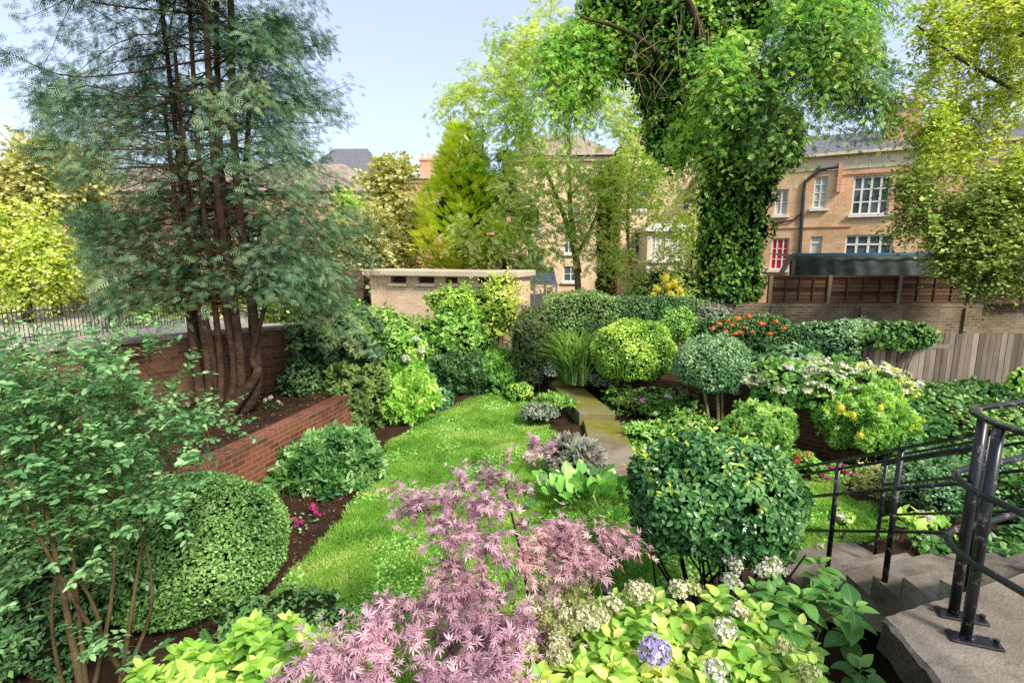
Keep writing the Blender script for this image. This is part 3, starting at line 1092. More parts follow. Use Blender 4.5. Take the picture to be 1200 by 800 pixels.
def facade(mb, O, d, s0, s1, z0, z1, ops, depth=.14, mat=0):
    """brick face with real openings and their reveals; outward normal (dy,-dx)"""
    O = np.array([O[0], O[1]], float)
    d = np.array(d, float)
    nn = np.array([d[1], -d[0]])
    S = sorted(set([s0, s1] + [o[0] for o in ops] + [o[1] for o in ops]))
    Zs = sorted(set([z0, z1] + [o[2] for o in ops] + [o[3] for o in ops]))
    S = [s for s in S if s0 <= s <= s1]

    def p(s, z, dp=0):
        q = O + d * s - nn * dp
        return [q[0], q[1], z]
    v, f = [], []
    for a in range(len(S) - 1):
        for b in range(len(Zs) - 1):
            sm, zm = (S[a] + S[a + 1]) / 2, (Zs[b] + Zs[b + 1]) / 2
            if any(o[0] < sm < o[1] and o[2] < zm < o[3] for o in ops):
                continue
            k = len(v)
            v += [p(S[a], Zs[b]), p(S[a + 1], Zs[b]), p(S[a + 1], Zs[b + 1]), p(S[a], Zs[b + 1])]
            f.append([k, k + 1, k + 2, k + 3])
    for a, b, c, e in [o[:4] for o in ops]:
        for (sa, za), (sb, zb) in (((a, c), (b, c)), ((b, c), (b, e)), ((b, e), (a, e)), ((a, e), (a, c))):
            k = len(v)
            v += [p(sa, za), p(sb, zb), p(sb, zb, depth), p(sa, za, depth)]
            f.append([k, k + 3, k + 2, k + 1])
    mb.add(np.array(v), np.array(f), mat=mat)


def window(par, O, d, a, b, c, e, cols, rows, depth=.09, glass='glass', fw=.06, bw=.03, sill=True, mat='white', trans=None, lab=None):
    O3, d3 = np.array([O[0], O[1], 0.0]), np.array([d[0], d[1], 0.0])
    nn = np.array([d[1], -d[0], 0])

    def p(s, z, dp):
        return O3 + d3 * s - nn * dp + np.array([0, 0, z])
    mb = MB()
    rz = math.atan2(d[1], d[0])

    def bar(sa, sb, za, zb, th=.05, dp=depth):
        box(mb, p((sa + sb) / 2, (za + zb) / 2, dp), (sb - sa, th, zb - za), rz)
    bar(a + .004, a + fw, c, e)
    bar(b - fw, b - .004, c, e)
    bar(a + fw, b - fw, e - fw, e - .003)
    bar(a + fw, b - fw, c + .003, c + fw)
    for k in range(1, cols):
        s = a + (b - a) * k / cols
        bar(s - bw / 2 - .012, s + bw / 2 + .012, c + fw, e - fw, .046)
    for k in range(1, rows):
        z = c + (e - c) * k / rows
        bar(a + fw, b - fw, z - bw / 2, z + bw / 2, .04)
    if trans:
        z = c + (e - c) * trans
        bar(a + fw, b - fw, z - .035, z + .035, .06)
    w = mb.build('window', [M[mat]], par)
    mb = MB()
    mb.add(np.array([p(a + .01, c + .01, depth + .012), p(b - .01, c + .01, depth + .012), p(b - .01, e - .01, depth + .012), p(a + .01, e - .01, depth + .012)]), np.array([[0, 1, 2, 3]]))
    mb.build('pane', [M[glass]], w)
    if sill:
        mb = MB()
        box(mb, p((a + b) / 2, c - .055, -.02), (b - a + .18, .2, .1), rz)
        mb.build('sill', [M['white']], w)
    if lab:
        w['label'] = lab
    return w


def hit(px, py, O, d):
    r = ray(px, py)
    nn = np.array([d[1], -d[0]])
    t = (nn @ (np.array(O) - 0)) / (nn @ r[:2])
    q = r * t
    return float((q[:2] - np.array(O)) @ np.array(d)), float(H + q[2])


def rect(O, d, x0, y0, x1, y1):
    ym, xm = (y0 + y1) / 2, (x0 + x1) / 2
    return (hit(x0, ym, O, d)[0], hit(x1, ym, O, d)[0], hit(xm, y1, O, d)[1], hit(xm, y0, O, d)[1])


def slope_roof(mb, O, d, s0, s1, z, back, rise, over=.25, th=.12):
    """mono pitch from the facade's eaves backwards"""
    O3, d3 = np.array([O[0], O[1], 0.0]), np.array([d[0], d[1], 0.0])
    bk = -np.array([d[1], -d[0], 0])
    a0 = O3 + d3 * s0 - bk * over + [0, 0, z - over * rise / back]
    b0 = O3 + d3 * s1 - bk * over + [0, 0, z - over * rise / back]
    a1 = O3 + d3 * s0 + bk * back + [0, 0, z + rise]
    b1 = O3 + d3 * s1 + bk * back + [0, 0, z + rise]
    dn = np.array([0, 0, -th])
    v = np.array([a0, b0, b1, a1, a0 + dn, b0 + dn, b1 + dn, a1 + dn])
    mb.add(v, np.array([[0, 1, 2, 3], [7, 6, 5, 4], [0, 4, 5, 1], [1, 5, 6, 2], [2, 6, 7, 3], [3, 7, 4, 0]]))


def house_box(mb, O, d, s0, s1, z0, z1, back):
    """the side and rear walls behind a facade"""
    O2, d2 = np.array(O[:2], float), np.array(d, float)
    bk = -np.array([d2[1], -d2[0]])
    c = [O2 + d2 * s0, O2 + d2 * s1, O2 + d2 * s1 + bk * back, O2 + d2 * s0 + bk * back]
    v = np.array([[*q, z] for z in (z0, z1) for q in c])
    mb.add(v, np.array([[1, 2, 6, 5], [2, 3, 7, 6], [3, 0, 4, 7]]))


# ---- brick terrace beyond the panel fence (right)
O, d = (11.7, 21.0), np.array([.873, -.487])
d = d / np.linalg.norm(d)
hr = thing('terraced_house', 'sunlit two storey brick house with white casements and dark drainpipe beyond the panel fence', 'house', (*O, 1.1))
W1 = rect(O, d, 953, 207, 970, 244)
W2 = rect(O, d, 999, 206, 1043, 251)
W3 = rect(O, d, 990, 275, 1046, 303)
W4 = rect(O, d, 949, 277, 963, 303)
W5 = rect(O, d, 903, 279, 924, 316)
W6 = rect(O, d, 908, 222, 923, 252)
W7 = rect(O, d, 1130, 196, 1165, 245)
W8 = rect(O, d, 1130, 270, 1175, 300)
ops = [W1, W2, W3, W4, W5, W6, W7, W8]
mb = MB()
facade(mb, O, d, -4.2, 13, 1.0, 6.55, ops)
house_box(mb, O, d, -4.2, 13, 1.0, 6.55, 8)
mb.build('wall', [M['brick_house']], hr, uv=True)
mb = MB()
facade(mb, np.array(O) + np.array([d[1], -d[0]]) * .04, d, -4.25, 13.05, 6.552, 7.05, [])
house_box(mb, np.array(O) + np.array([d[1], -d[0]]) * .04, d, -4.25, 13.05, 6.552, 7.05, 8)
box(mb, (*(np.array(O) + d * 4.4 + np.array([d[1], -d[0]]) * .1), 7.1), (17.4, .3, .1), dirx=d)
mb.build('parapet', [M['cream']], hr)
mb = MB()
slope_roof(mb, np.array(O) - np.array([d[1], -d[0]]) * .5, d, -4.2, 13, 7.0, 5, 1.9, .1)
mb.build('roof', [M['slate']], hr)
window(hr, O, d, *W1, 2, 4, glass='glass_pale')
window(hr, O, d, *W2, 4, 3, bw=.05)
window(hr, O, d, *W3, 4, 1, bw=.06, trans=.6)
window(hr, O, d, *W4, 1, 1, glass='glass_pale', trans=.72, sill=False)
window(hr, O, d, *W5, 3, 3, glass='glass_red', lab='window with a bright red curtain')
window(hr, O, d, *W6, 2, 2, glass='glass_pale')
window(hr, O, d, *W7, 3, 2)
window(hr, O, d, *W8, 3, 1, trans=.6)
nn = np.array([d[1], -d[0]])


def fp(px, py, off=.07):
    s, z = hit(px, py, O, d)
    return np.array([*(np.array(O) + d * s + nn * off), z])


mb = MB()
tube(mb, [fp(937, 303), fp(942, 224), fp(944, 212), fp(957, 203), fp(960, 195)], .06, 8)
tube(mb, [fp(945, 211), fp(962, 199), fp(984, 196)], .05, 8)
tube(mb, [fp(905, 262), fp(930, 258), fp(940, 249)], .035, 8)
mb.build('drainpipe', [M['pipe']], hr)
mb = MB()
box(mb, fp(984, 208), (.14, .14, 1.1), dirx=d)
mb.build('vent_pipe_box', [M['brick_red']], hr, uv=True)
for sc_, z in ((1.0, 6.35), (7, 6.35), (-1.5, 4.4)):
    mb = MB()
    box(mb, (*(np.array(O) + d * (sc_ + 1.5) + nn * .02), z), (3.2, .05, .07), dirx=d)
    mb.build('string_course', [M['brick_red']], hr, uv=True)


def chimney(par, q, d, w, dp, z0, z1, n):
    mb = MB()
    box(mb, (*q, (z0 + z1) / 2), (w, dp, z1 - z0), dirx=d)
    box(mb, (*q, z1 + .071), (w + .14, dp + .14, .14), dirx=d)
    c = mb.build('chimney', [M['brick_red']], par, uv=True)
    for k in np.linspace(-w / 2 + .2, w / 2 - .2, n):
        qq = q + d * k
        mb = MB()
        tube(mb, [(*qq, z1 + .142), (*qq, z1 + .6)], [.13, .1], 8)
        mb.build('chimney_pot', [M['brick_red']], c)


for s_ in (3.2, 8.8):
    chimney(hr, np.array(O) + d * s_ - nn * 3.2, d, 1.2, .6, 7.6, 9.2, 3)

# ---- the lap panel fence and the tarpaulin shelter behind it
fe = thing('panel_fence', 'dark brown lap panel fence standing on the yellowish brick wall', 'fence', (7.0, 13.55, 2.0))
fx = [at(q, 340, 13.55)[0] for q in (902, 971, 1053, 1138, 1222, 1305)]
for a in range(5):
    x0, x1 = fx[a] + .05, fx[a + 1] - .05
    mb = MB()
    z = 2.02
    g2 = RNG(40 + a)
    while z < 2.66:
        h = .1
        v = np.array([[x0, 13.56, z], [x1, 13.56, z], [x1, 13.585, z + h + .02], [x0, 13.585, z + h + .02]])
        at_ = np.zeros((4, 3))
        at_[:, 2] = g2.random()
        mb.add(v, np.array([[0, 1, 2, 3]]), at_)
        z += h
    for k in range(5):
        x = x0 + (x1 - x0) * k / 4
        box(mb, (x, 13.545, 2.35), (.035, .03, .66))
    box(mb, ((x0 + x1) / 2, 13.55, 2.7), (x1 - x0, .05, .035))
    box(mb, ((x0 + x1) / 2, 13.54, 2.025), (x1 - x0 - .04, .05, .05))
    mb.build('panel', [M['plank_dark']], fe)
for a in range(6):
    mb = MB()
    box(mb, (fx[a], 13.55, 2.37), (.09, .09, .76))
    mb.build('post', [M['post_wood']], fe)

tp = thing('tarp_shelter', 'flat roofed shelter wrapped in dark tarpaulin behind the panel fence', 'shelter', (*at(930, 320, 15.5)[:2], 1.1))
A, B = at(928, 300, 15.6), at(1135, 299, 14.9)
nu, nv = 60, 8
v = []
for b in range(nv):
    for a in range(nu):
        s = a / (nu - 1)
        q = A + (B - A) * s
        fold = .04 * math.sin(s * 61 + b * .5) + .05 * math.sin(s * 23 + 1)
        if b < 4:
            v.append([q[0], q[1] + .03 * b + fold * (1 - b / 4), q[2] - .7 + .7 * b / 3 - (.05 * math.sin(s * 14) if b == 0 else 0)])
        else:
            v.append([q[0] + .1 * (b - 3), q[1] + .1 + .55 * (b - 3), q[2] + .02 * (b - 3) + .02 * math.sin(s * 30 + b)])
qf = [[b * nu + a, b * nu + a + 1, (b + 1) * nu + a + 1, (b + 1) * nu + a] for b in range(nv - 1) for a in range(nu - 1)]
mb = MB()
mb.add(np.array(v), np.array(qf))
mb.build('tarpaulin', [M['tarp']], tp, smooth=True)
mb = MB()
beam(mb, A + [-.02, -.06, .05], B + [0, -.06, .05], .05, .06)
mb.build('batten', [M['tarp_blue']], tp)
for q0, q1 in ((A + [-.05, -.02, .02], at(913, 325, 15.4)), (A + [.1, .1, -.05], [A[0] + .1, A[1] + .1, 1.0]), (B + [-.1, .1, -.05], [B[0] - .1, B[1] + .1, 1.0])):
    mb = MB()
    beam(mb, q0, q1, .1, .1)
    mb.build('timber', [M['post_wood']], tp)

# ---- grey board fence
bf = thing('board_fence', 'weathered grey close boarded fence above the ivy bank', 'fence', (6.6, 9.2, .7))
g = RNG(5)
mb = MB()
x = 6.55
while x < 11.5:
    w = .09 + .02 * g.random()
    yy = 9.25 - .02 * (x - 6.5) + g.normal() * .004
    zt = 1.86 - .01 * (x - 6.5) + g.normal() * .012
    n0 = mb.n
    box(mb, (x + w / 2, yy, (zt + .4) / 2), (w - .006, .02, zt - .4), g.normal() * .02)
    mb.a[-1][:, 2] = g.random()
    x += w
mb.build('boards', [M['plank_grey']], bf)
mb = MB()
for z in (.75, 1.6):
    box(mb, (9.0, 9.235, z), (5.0, .05, .08))
mb.build('rail', [M['plank_grey']], bf)
for x in (6.6, 8.4, 10.2):
    mb = MB()
    box(mb, (x, 9.34, 1.1), (.1, .1, 1.5))
    mb.build('post', [M['plank_grey']], bf)

# ---- garden shed
A, B = np.array([-4.15, 15.1]), np.array([.15, 13.45])
O, d = A, (B - A) / np.linalg.norm(B - A)
Ls = float(np.linalg.norm(B - A))
sh = thing('brick_outbuilding', 'small brick outbuilding with flat concrete roof and louvred openings under it', 'outbuilding', (*A, .2))
vents = [rect(O, d, 458, 321, 476, 331.5), rect(O, d, 490, 321, 509, 331.5), rect(O, d, 522, 321, 536, 331.5), rect(O, d, 560, 322, 574, 332)]
door = rect(O, d, 566, 372, 586, 425)
mb = MB()
facade(mb, O, d, 0, Ls, -.1, 2.66, vents, .2)
house_box(mb, O, d, 0, Ls, -.1, 2.66, 1.0)
mb.build('wall', [M['brick_shed']], sh, uv=True)
mb = MB()
nn = np.array([d[1], -d[0]])
ctr = A + d * Ls / 2 - nn * .45
box(mb, (*ctr, 2.77), (Ls + .24, 1.4, .18), dirx=d, bev=.03)
mb.build('roof', [M['stone_trim']], sh)
for a, b, c, e in vents:
    mb = MB()
    n = 5
    for k in range(n):
        z = c + (e - c) * (k + .5) / n
        q = A + d * (a + b) / 2 - nn * .06
        box(mb, (*q, z), (b - a - .01, .07, .025), dirx=d)
    vt = mb.build('vent', [M['plank_dark']], sh)
    mb = MB()
    q = A + d * (a + b) / 2 + nn * .03
    box(mb, (*q, c - .05), (b - a + .1, .12, .06), dirx=d)
    mb.build('sill', [M['stone_trim']], vt)
    mb = MB()
    q = A + d * (a + b) / 2 - nn * .19
    box(mb, (*q, (c + e) / 2), (b - a, .02, e - c), dirx=d)
    mb.build('backing', [M['pipe']], vt)
mb = MB()
a, b, c, e = door
q = A + d * (a + b) / 2 + nn * .03
box(mb, (*q, 1.15), (.5, .05, 1.75), dirx=d)
for k in (-.15, 0, .15):
    box(mb, (*(q + d * k + nn * .03), 1.15), (.1, .02, 1.6), dirx=d)
mb.build('door', [M['cream']], sh)

bx = thing('storage_box', 'grey ribbed plastic storage box beside the outbuilding', 'box', (*at(560, 420, 12.9)[:2], .2))
mb = MB()
c = at(560, 412, 12.9)
box(mb, (c[0], c[1], .55), (.5, .35, .7), bev=.03)
for k in np.linspace(-.22, .22, 8):
    box(mb, (c[0] + k, c[1] - .18, .55), (.025, .02, .6))
mb.build('body', [M['cream']], bx)
mb = MB()
box(mb, (c[0], c[1], .93), (.54, .39, .06), bev=.02)
mb.build('lid', [M['coping']], bx)

# ---- white lean-to right of the outbuilding
lt = thing('lean_to', 'small white framed lean-to with sloping glazed roof behind the long hedge', 'lean-to', (*at(610, 345, 17.2)[:2], 1.0))
a, b = at(600, 331, 17.2), at(652, 333, 17.2)
mb = MB()
for k in np.linspace(0, 1, 5):
    q = a + (b - a) * k
    beam(mb, q, q + [0, 1.6, .5], .05, .06)
    beam(mb, q, [q[0], q[1], 1.0], .06, .06)
beam(mb, a, b, .07, .08)
beam(mb, a + [0, 1.6, .5], b + [0, 1.6, .5], .07, .08)
mb.build('frame', [M['white']], lt)
mb = MB()
mb.add(np.array([a + [0, 0, .04], b + [0, 0, .04], b + [0, 1.6, .54], a + [0, 1.6, .54]]), np.array([[0, 1, 2, 3]]))
mb.build('pane', [M['glass']], lt)
mb = MB()
mb.add(np.array([[a[0], a[1] + .02, 1.0], [b[0], b[1] + .02, 1.0], [b[0], b[1] + .02, 2.0], [a[0], a[1] + .02, 2.0]]), np.array([[0, 1, 2, 3]]))
mb.build('wall_panel', [M['cream']], lt)


# ---- the houses beyond, glimpsed between the trees
def far_house(name, label, O, d, s0, s1, z1, wins, mat, roofrise=1.8, back=8, roofmat='tile_roof', chim=(), z0=1.0, extra=None):
    d = np.array(d) / np.linalg.norm(d)
    t = thing(name, label, 'house', (*O, z0))
    rs = [rect(O, d, *w[:4]) for w in wins]
    mb = MB()
    facade(mb, O, d, s0, s1, z0, z1, rs)
    house_box(mb, O, d, s0, s1, z0, z1, back)
    mb.build('wall', [M[mat]], t, uv=True)
    mb = MB()
    O2, bk = np.array(O), -np.array([d[1], -d[0]])
    q = [O2 + d * (s0 - .3) - bk * .3, O2 + d * (s1 + .3) - bk * .3, O2 + d * (s1 + .3) + bk * (back + .3), O2 + d * (s0 - .3) + bk * (back + .3)]
    m0, m1 = O2 + d * (s0 + min(2.5, (s1 - s0) * .3)) + bk * back / 2, O2 + d * (s1 - min(2.5, (s1 - s0) * .3)) + bk * back / 2
    v = np.array([[*k, z1 + .02] for k in q] + [[*m0, z1 + roofrise], [*m1, z1 + roofrise]])
    mb.add(v, [np.array([[0, 1, 5, 4], [2, 3, 4, 5]]), np.array([[1, 2, 5], [3, 0, 4]]), np.array([[3, 2, 1, 0]])])
    mb.build('roof', [M[roofmat]], t)
    mb = MB()
    box(mb, (*(O2 + d * (s0 + s1) / 2 - bk * .06), z1 - .12), (s1 - s0 + .1, .16, .2), dirx=d)
    mb.build('cornice', [M['stone_trim']], t)
    for w, r in zip(wins, rs):
        window(t, O, d, *r, *(w[4] if len(w) > 4 else (2, 2)), glass=w[5] if len(w) > 5 else 'glass')
    for s, bkd, hgt, wd in chim:
        chimney(t, O2 + d * s + bk * bkd, d, wd, .7, z1, z1 + hgt, max(2, int(wd / .4)))
    return t, rs


far_house('brick_villa', 'tall buff brick house with hipped roof behind the thin leaved tree', (-.3, 26.0), (1, -.06), .2, 5.2, 8.0,
          [(664, 238, 680, 256), (617, 292, 637, 322), (661, 272, 672, 297), (660, 312, 678, 330), (618, 246, 632, 268)], 'brick_warm', 1.9)
far_house('bay_fronted_house', 'buff brick house with a pale bay beside the ivy covered tree', (5.6, 25.0), (1, -.05), -.4, 8.6, 8.2,
          [(738, 216, 760, 246), (738, 272, 756, 304, (3, 4)), (800, 232, 816, 246), (830, 216, 850, 246)], 'brick_warm', 2.2)
bay = thing('rear_extension', 'pale rendered bay extension with white glazing in front of the bay house', 'extension', (*at(765, 330, 23.4)[:2], 1.0))
O, d = at(758, 300, 23.4)[:2], np.array([1.0, 0])
r = [rect(O, d, 763, 276, 779, 305), rect(O, d, 783, 276, 800, 305)]
mb = MB()
facade(mb, O, d, 0, 2.0, 1.0, 4.35, r)
house_box(mb, O, d, 0, 2.0, 1.0, 4.35, 1.6)
mb.build('wall', [M['cream']], bay)
for q in r:
    window(bay, O, d, *q, 3, 3, glass='glass_pale')
mb = MB()
box(mb, (O[0] + 1.0, O[1] + .8, 4.45), (2.3, 2.0, .2))
box(mb, (O[0] + 1.0, O[1] + .8, 4.62), (1.9, 1.6, .14))
mb.build('roof', [M['white']], bay)
far_house('red_brick_house', 'red brick house half hidden behind the large cypress', (-19, 25.5), (1, .0), -3, 12.2, 6.3,
          [(120, 250, 134, 275), (170, 250, 184, 275), (225, 255, 240, 280), (285, 255, 300, 280), (335, 250, 352, 276)], 'brick_red', 2.0)
far_house('slate_roofed_house', 'distant house with a steep pale slate roof seen past the cypress', (-12.2, 36), (1, -.02), -3, 3.2, 8.0, [(420, 240, 432, 258)], 'brick_red', 3.2, roofmat='slate')
far_house('chimneyed_house', 'distant brick house whose long row of chimney pots shows over the golden conifer', (-7.0, 38), (1, -.02), -1, 7.5, 8.7, [(470, 225, 480, 240), (520, 225, 530, 240)], 'brick_red', .9, chim=((1.4, 1.0, 1.4, 2.2),))
far_house('gabled_house', 'pale house among the yellow trees beyond the street railings', (-27, 27), (1, -.25), -2, 7.5, 5.2, [(40, 240, 55, 262), (75, 240, 88, 262)], 'cream', 2.0)

# ---- street railings beyond the boundary wall
rl = thing('street_railings', 'thin black iron railings beyond the boundary wall beside the sunlit pavement', 'railings', (*at(60, 380, 12.5)[:2], 1.15))
a, b = at(-60, 372, 11.0), at(215, 366, 16.0)
a[2], b[2] = 2.0, 2.0
mb = MB()
for z in (1.3, 1.92):
    beam(mb, [a[0], a[1], z], [b[0], b[1], z], .035, .035)
mb.build('rail', [M['pipe']], rl)
for k in np.linspace(0, 1, 60):
    q = a + (b - a) * k
    mb = MB()
    tube(mb, [(q[0], q[1], 1.12), (q[0], q[1], 2.0), (q[0], q[1], 2.06)], [.011, .011, .002], 5)
    mb.build('bar', [M['pipe']], rl)
mb = MB()
c = [at(-40, 390, 8.3)[:2], at(240, 388, 10.8)[:2], at(330, 370, 22)[:2], at(-120, 370, 20)[:2]]
v = np.array([[-22, 9, 1.17], [-8.2, 8.0, 1.17], [-4.6, 11.6, 1.17], [-4.8, 22, 1.17], [-24, 22, 1.17]])
mb.add(v, np.array([[0, 1, 2, 3, 4]]))
struct(mb.build('pavement', [M['street']]))

# ------------------------------------------------------------------ concrete landing, stairs and railings
cs = thing('concrete_steps', 'weathered concrete landing with steps going down to the garden', 'steps', (2.7, 2.6, 0))
LP = [(1.93, 2.40), (1.80, 1.3), (1.75, .2), (5.4, .2), (5.4, 3.62), (2.68, 2.66)]
g = RNG(77)


def slab(mb, poly, z0, z1, sub=26, rough=.012):
    """slab with broken, uneven arrises"""
    pts = []
    for a in range(len(poly)):
        p, q = np.array(poly[a]), np.array(poly[(a + 1) % len(poly)])
        for k in range(sub):
            pts.append(p + (q - p) * k / sub)
    pts = np.array(pts)
    c = pts.mean(0)
    out = nrm(pts - c)
    n = len(pts)

    def jit(s):
        return out * (s * g.normal(size=(n, 1)))
    top_in = pts - out * (.009 + .006 * np.abs(g.normal(size=(n, 1))))
    rings = [np.c_[pts + jit(rough * .5), np.full(n, z0)], np.c_[pts + jit(rough * .6), np.full(n, (z0 + z1) / 2)],
             np.c_[pts + jit(rough * .4), z1 - .016 - .008 * np.abs(g.normal(size=n))], np.c_[top_in, z1 + np.zeros(n)]]
    v = np.concatenate(rings)
    side = np.array([[k * n + a, k * n + (a + 1) % n, (k + 1) * n + (a + 1) % n, (k + 1) * n + a] for k in range(3) for a in range(n)])
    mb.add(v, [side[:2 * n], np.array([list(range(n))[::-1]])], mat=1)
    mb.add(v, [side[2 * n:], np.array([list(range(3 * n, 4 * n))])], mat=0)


mb = MB()
slab(mb, LP[::-1][::-1] if False else [LP[0], LP[1], LP[2], LP[3], LP[4], LP[5]], 1.17, 1.36)
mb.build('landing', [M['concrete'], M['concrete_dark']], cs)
mb = MB()
prism(mb, [(2.02, .25), (5.3, .25), (5.3, 3.3), (2.72, 2.45), (2.08, 2.25)], -.1, 1.168)
mb.build('landing_wall', [M['white']], cs)
lat = nrm(np.array([.965, .26, 0]))
fwd = np.array([-.025, 1.0, 0])
org = np.array([2.73, 2.70, 0])
tr, rs_, N = .27, .17, 7
Wd = 1.25


def sp(f, l, z):
    return org + fwd * f + lat * l + np.array([0, 0, z])


for k in range(N):
    mb = MB()
    z = 1.36 - rs_ * (k + 1)
    f0, f1 = k * tr, (k + 1) * tr
    nl = 14
    ls = np.linspace(0, Wd, nl)
    jf = g.normal(size=nl) * .006
    top = [sp(f0, l, z) for l in ls] + [sp(f1 + e, l, z - .004 - abs(e)) for l, e in zip(ls, jf)]
    low = [sp(f1 + e * .3, l, z - rs_ - .03) for l, e in zip(ls, jf)]
    v = np.array(top + low)
    q = [[a, a + nl, a + nl + 1, a + 1][::-1] for a in range(nl - 1)]
    mb.add(v, np.array(q), mat=0)
    q = [[nl + a, 2 * nl + a, 2 * nl + a + 1, nl + a + 1][::-1] for a in range(nl - 1)]
    mb.add(v, np.array(q), mat=1)
    # side cheek down to the waist
    zb0, zb1 = 1.36 - rs_ * 1.0 - f0 * rs_ / tr - .16, 1.36 - rs_ * 1.0 - f1 * rs_ / tr - .16
    for l in (0, Wd):
        s = np.array([sp(f0, l, z), sp(f1, l, z - .004), sp(f1, l, zb1), sp(f0, l, zb0)])
        mb.add(s, np.array([[0, 1, 2, 3]]), mat=1)
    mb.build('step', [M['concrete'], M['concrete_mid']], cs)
mb = MB()
v = []
for f in (0, N * tr):
    zz = 1.36 - rs_ - f * rs_ / tr - .158
    for l, dz in ((-.012, 0), (Wd + .01, 0), (Wd + .01, -.12), (-.012, -.12)):
        v.append(sp(f, l, zz + dz))
mb.add(np.array(v), np.array([[0, 4, 5, 1], [1, 5, 6, 2], [2, 6, 7, 3], [3, 7, 4, 0], [0, 1, 2, 3], [7, 6, 5, 4]]))
mb.build('stringer', [M['concrete_soffit']], cs)
mb = MB()
v = []
box(mb, sp(N * tr + .2, Wd / 2, .0), (1.3, .5, .08), dirx=lat)
mb.build('bottom_pad', [M['concrete']], cs)

gr = thing('guard_railing', 'chipped black tubular guard rail turning the corner of the concrete landing', 'railing', (2.25, 2.3, 1.36))
P1, P2 = np.array([2.215, 2.235, 1.36]), np.array([2.30, 2.405, 1.36])
for P in (P1, P2):
    mb = MB()
    tube(mb, [P, P + [0, 0, .5], P + [0, 0, 1.075]], .0235, 16)
    po = mb.build('post', [M['black']], gr, smooth=False)
    for pf in po.data.polygons:
        pf.use_smooth = len(pf.vertices) == 4
    mb = MB()
    box(mb, P + [.03, -.015, .008], (.21, .085, .012), rz=-.35, bev=.004)
    for s1 in (-.065, .12):
        q = P + [math.cos(-.35) * s1 + .0, math.sin(-.35) * s1, .02]
        tube(mb, [q, q + [0, 0, .014]], .013, 6)
    mb.build('base_plate', [M['black']], po)
for hh, r in ((1.085, .024), (.75, .017), (.41, .017)):
    o_ = .02 if hh > 1 else -.02
    pts = spline([(2.42 + o_, .6, 0), (2.30 + o_, 1.5, 0), (2.225 + o_, 2.1, 0), (2.21 + o_, 2.26, 0), (2.245 + o_, 2.40, 0), (2.31 + o_ * .4, 2.49 - o_ * .6, 0), (2.43, 2.545 - o_ * .6, 0), (2.66, 2.62 - o_ * .6, 0), (3.3, 2.86 - o_ * .6, 0), (4.4, 3.27 - o_ * .6, 0)], 8) + np.array([0, 0, 1.36 + hh])
    mb = MB()
    if hh > 1:
        a = np.diff(pts, axis=0, append=pts[-1:] * 2 - pts[-2:-1])
        nn2 = nrm(np.c_[-a[:, 1], a[:, 0], 0 * a[:, 0]])
        wv, tv = .02, .011
        v = []
        for p, q in zip(pts, nn2):
            for sx, sz in ((-1, -.6), (-.75, -1), (.75, -1), (1, -.6), (1, .6), (.75, 1), (-.75, 1), (-1, .6)):
                v.append(p + q * wv * sx + np.array([0, 0, tv * sz]))
        m = len(pts)
        mb.add(np.array(v), np.array([[a * 8 + k, a * 8 + (k + 1) % 8, a * 8 + 8 + (k + 1) % 8, a * 8 + 8 + k] for a in range(m - 1) for k in range(8)]))
    else:
        tube(mb, pts, r, 12)
    mb.build('handrail' if hh > 1 else 'rail', [M['black']], gr, smooth=hh < 1)
for x, y in ((3.45, 2.92), (2.33, 1.3)):
    mb = MB()
    tube(mb, [(x, y, 1.36), (x, y, 2.44)], .033, 12)
    mb.build('post', [M['black']], gr, smooth=True)


def stair_rail(name, label, off):
    t = thing(name, label, 'railing', sp(0, off, 1.3))
    A = np.array([2.66, 4.62, 1.21]) + lat * off
    B = np.array([2.715, 3.42, 1.875]) + lat * off
    C = np.array([2.73, 2.84, 2.2]) + lat * off
    dr = (C - A)

    def on(k, dz=0):
        return A + dr * k + np.array([0, 0, dz])
    for nm, dz, r, e0 in (('handrail', 0, .02, -.02), ('rail', -.075, .012, -.02), ('rail', -.30, .014, -.01), ('rail', -.63, .012, 0)):
        mb = MB()
        if nm == 'handrail':
            beam(mb, on(e0, dz), on(1.02, dz), .04, .02)
        else:
            tube(mb, [on(e0, dz), on(.5, dz), on(1.0, dz)], r, 10)
        mb.build(nm, [M['black']], t, smooth=nm == 'rail')
    for k in ((0.0, .33, .67, 1.0) if off < .5 else (0.0, .6, 1.0)):
        p = on(k)
        f = (p[1] - org[1]) - (off * lat[1])
        zb = 1.36 - rs_ * (int(max(0, f) / tr) + 1) if k < 1 else 1.19
        mb = MB()
        beam(mb, [p[0], p[1], max(zb, .02)], p, .045, .045) if False else tube(mb, [[p[0], p[1], max(zb, .02)], p], .02, 10)
        mb.build('post', [M['black']], t, smooth=True)
    return t


stair_rail('stair_railing', 'black stair railing on the garden side of the concrete steps', .04)
stair_rail('stair_railing', 'black stair railing on the far side of the concrete steps by the ivy bank', 1.18)
# ------------------------------------------------------------------ plants
OV, OVW, HEX, HEXN = t_oval(.3), t_oval(.42), t_hex(.34), t_hex(.24, .08, .15)
WH6 = t_whorl(t_oval(.24, .06), 6, 62, 5)
WH5B = t_whorl(t_hex(.26, .1, .12), 5, 55, 6)
WHL = t_whorl(t_oval(.2, .05), 7, 48, 8)
FR = t_frond(8, .03)
FRD = t_frond(7, .032, 45, .42, .5)
FRU = t_frond(6, .036, 34, .4, .05)
NEED = t_frond(7, .03, 48, .3, .15, .5)
PIN = t_pinnate()
FERN = t_frond(15, .03, 62, .28, .45, .85)
BIG = t_big(.36, .14, .3, .02)
BIGF = t_big(.42, .10, .18, .02, seed=4)
LAUR = t_big(.32, .10, .25, .008, n=6, seed=5)
MAP, MAP2 = t_maple(seed=3), t_maple(seed=9)


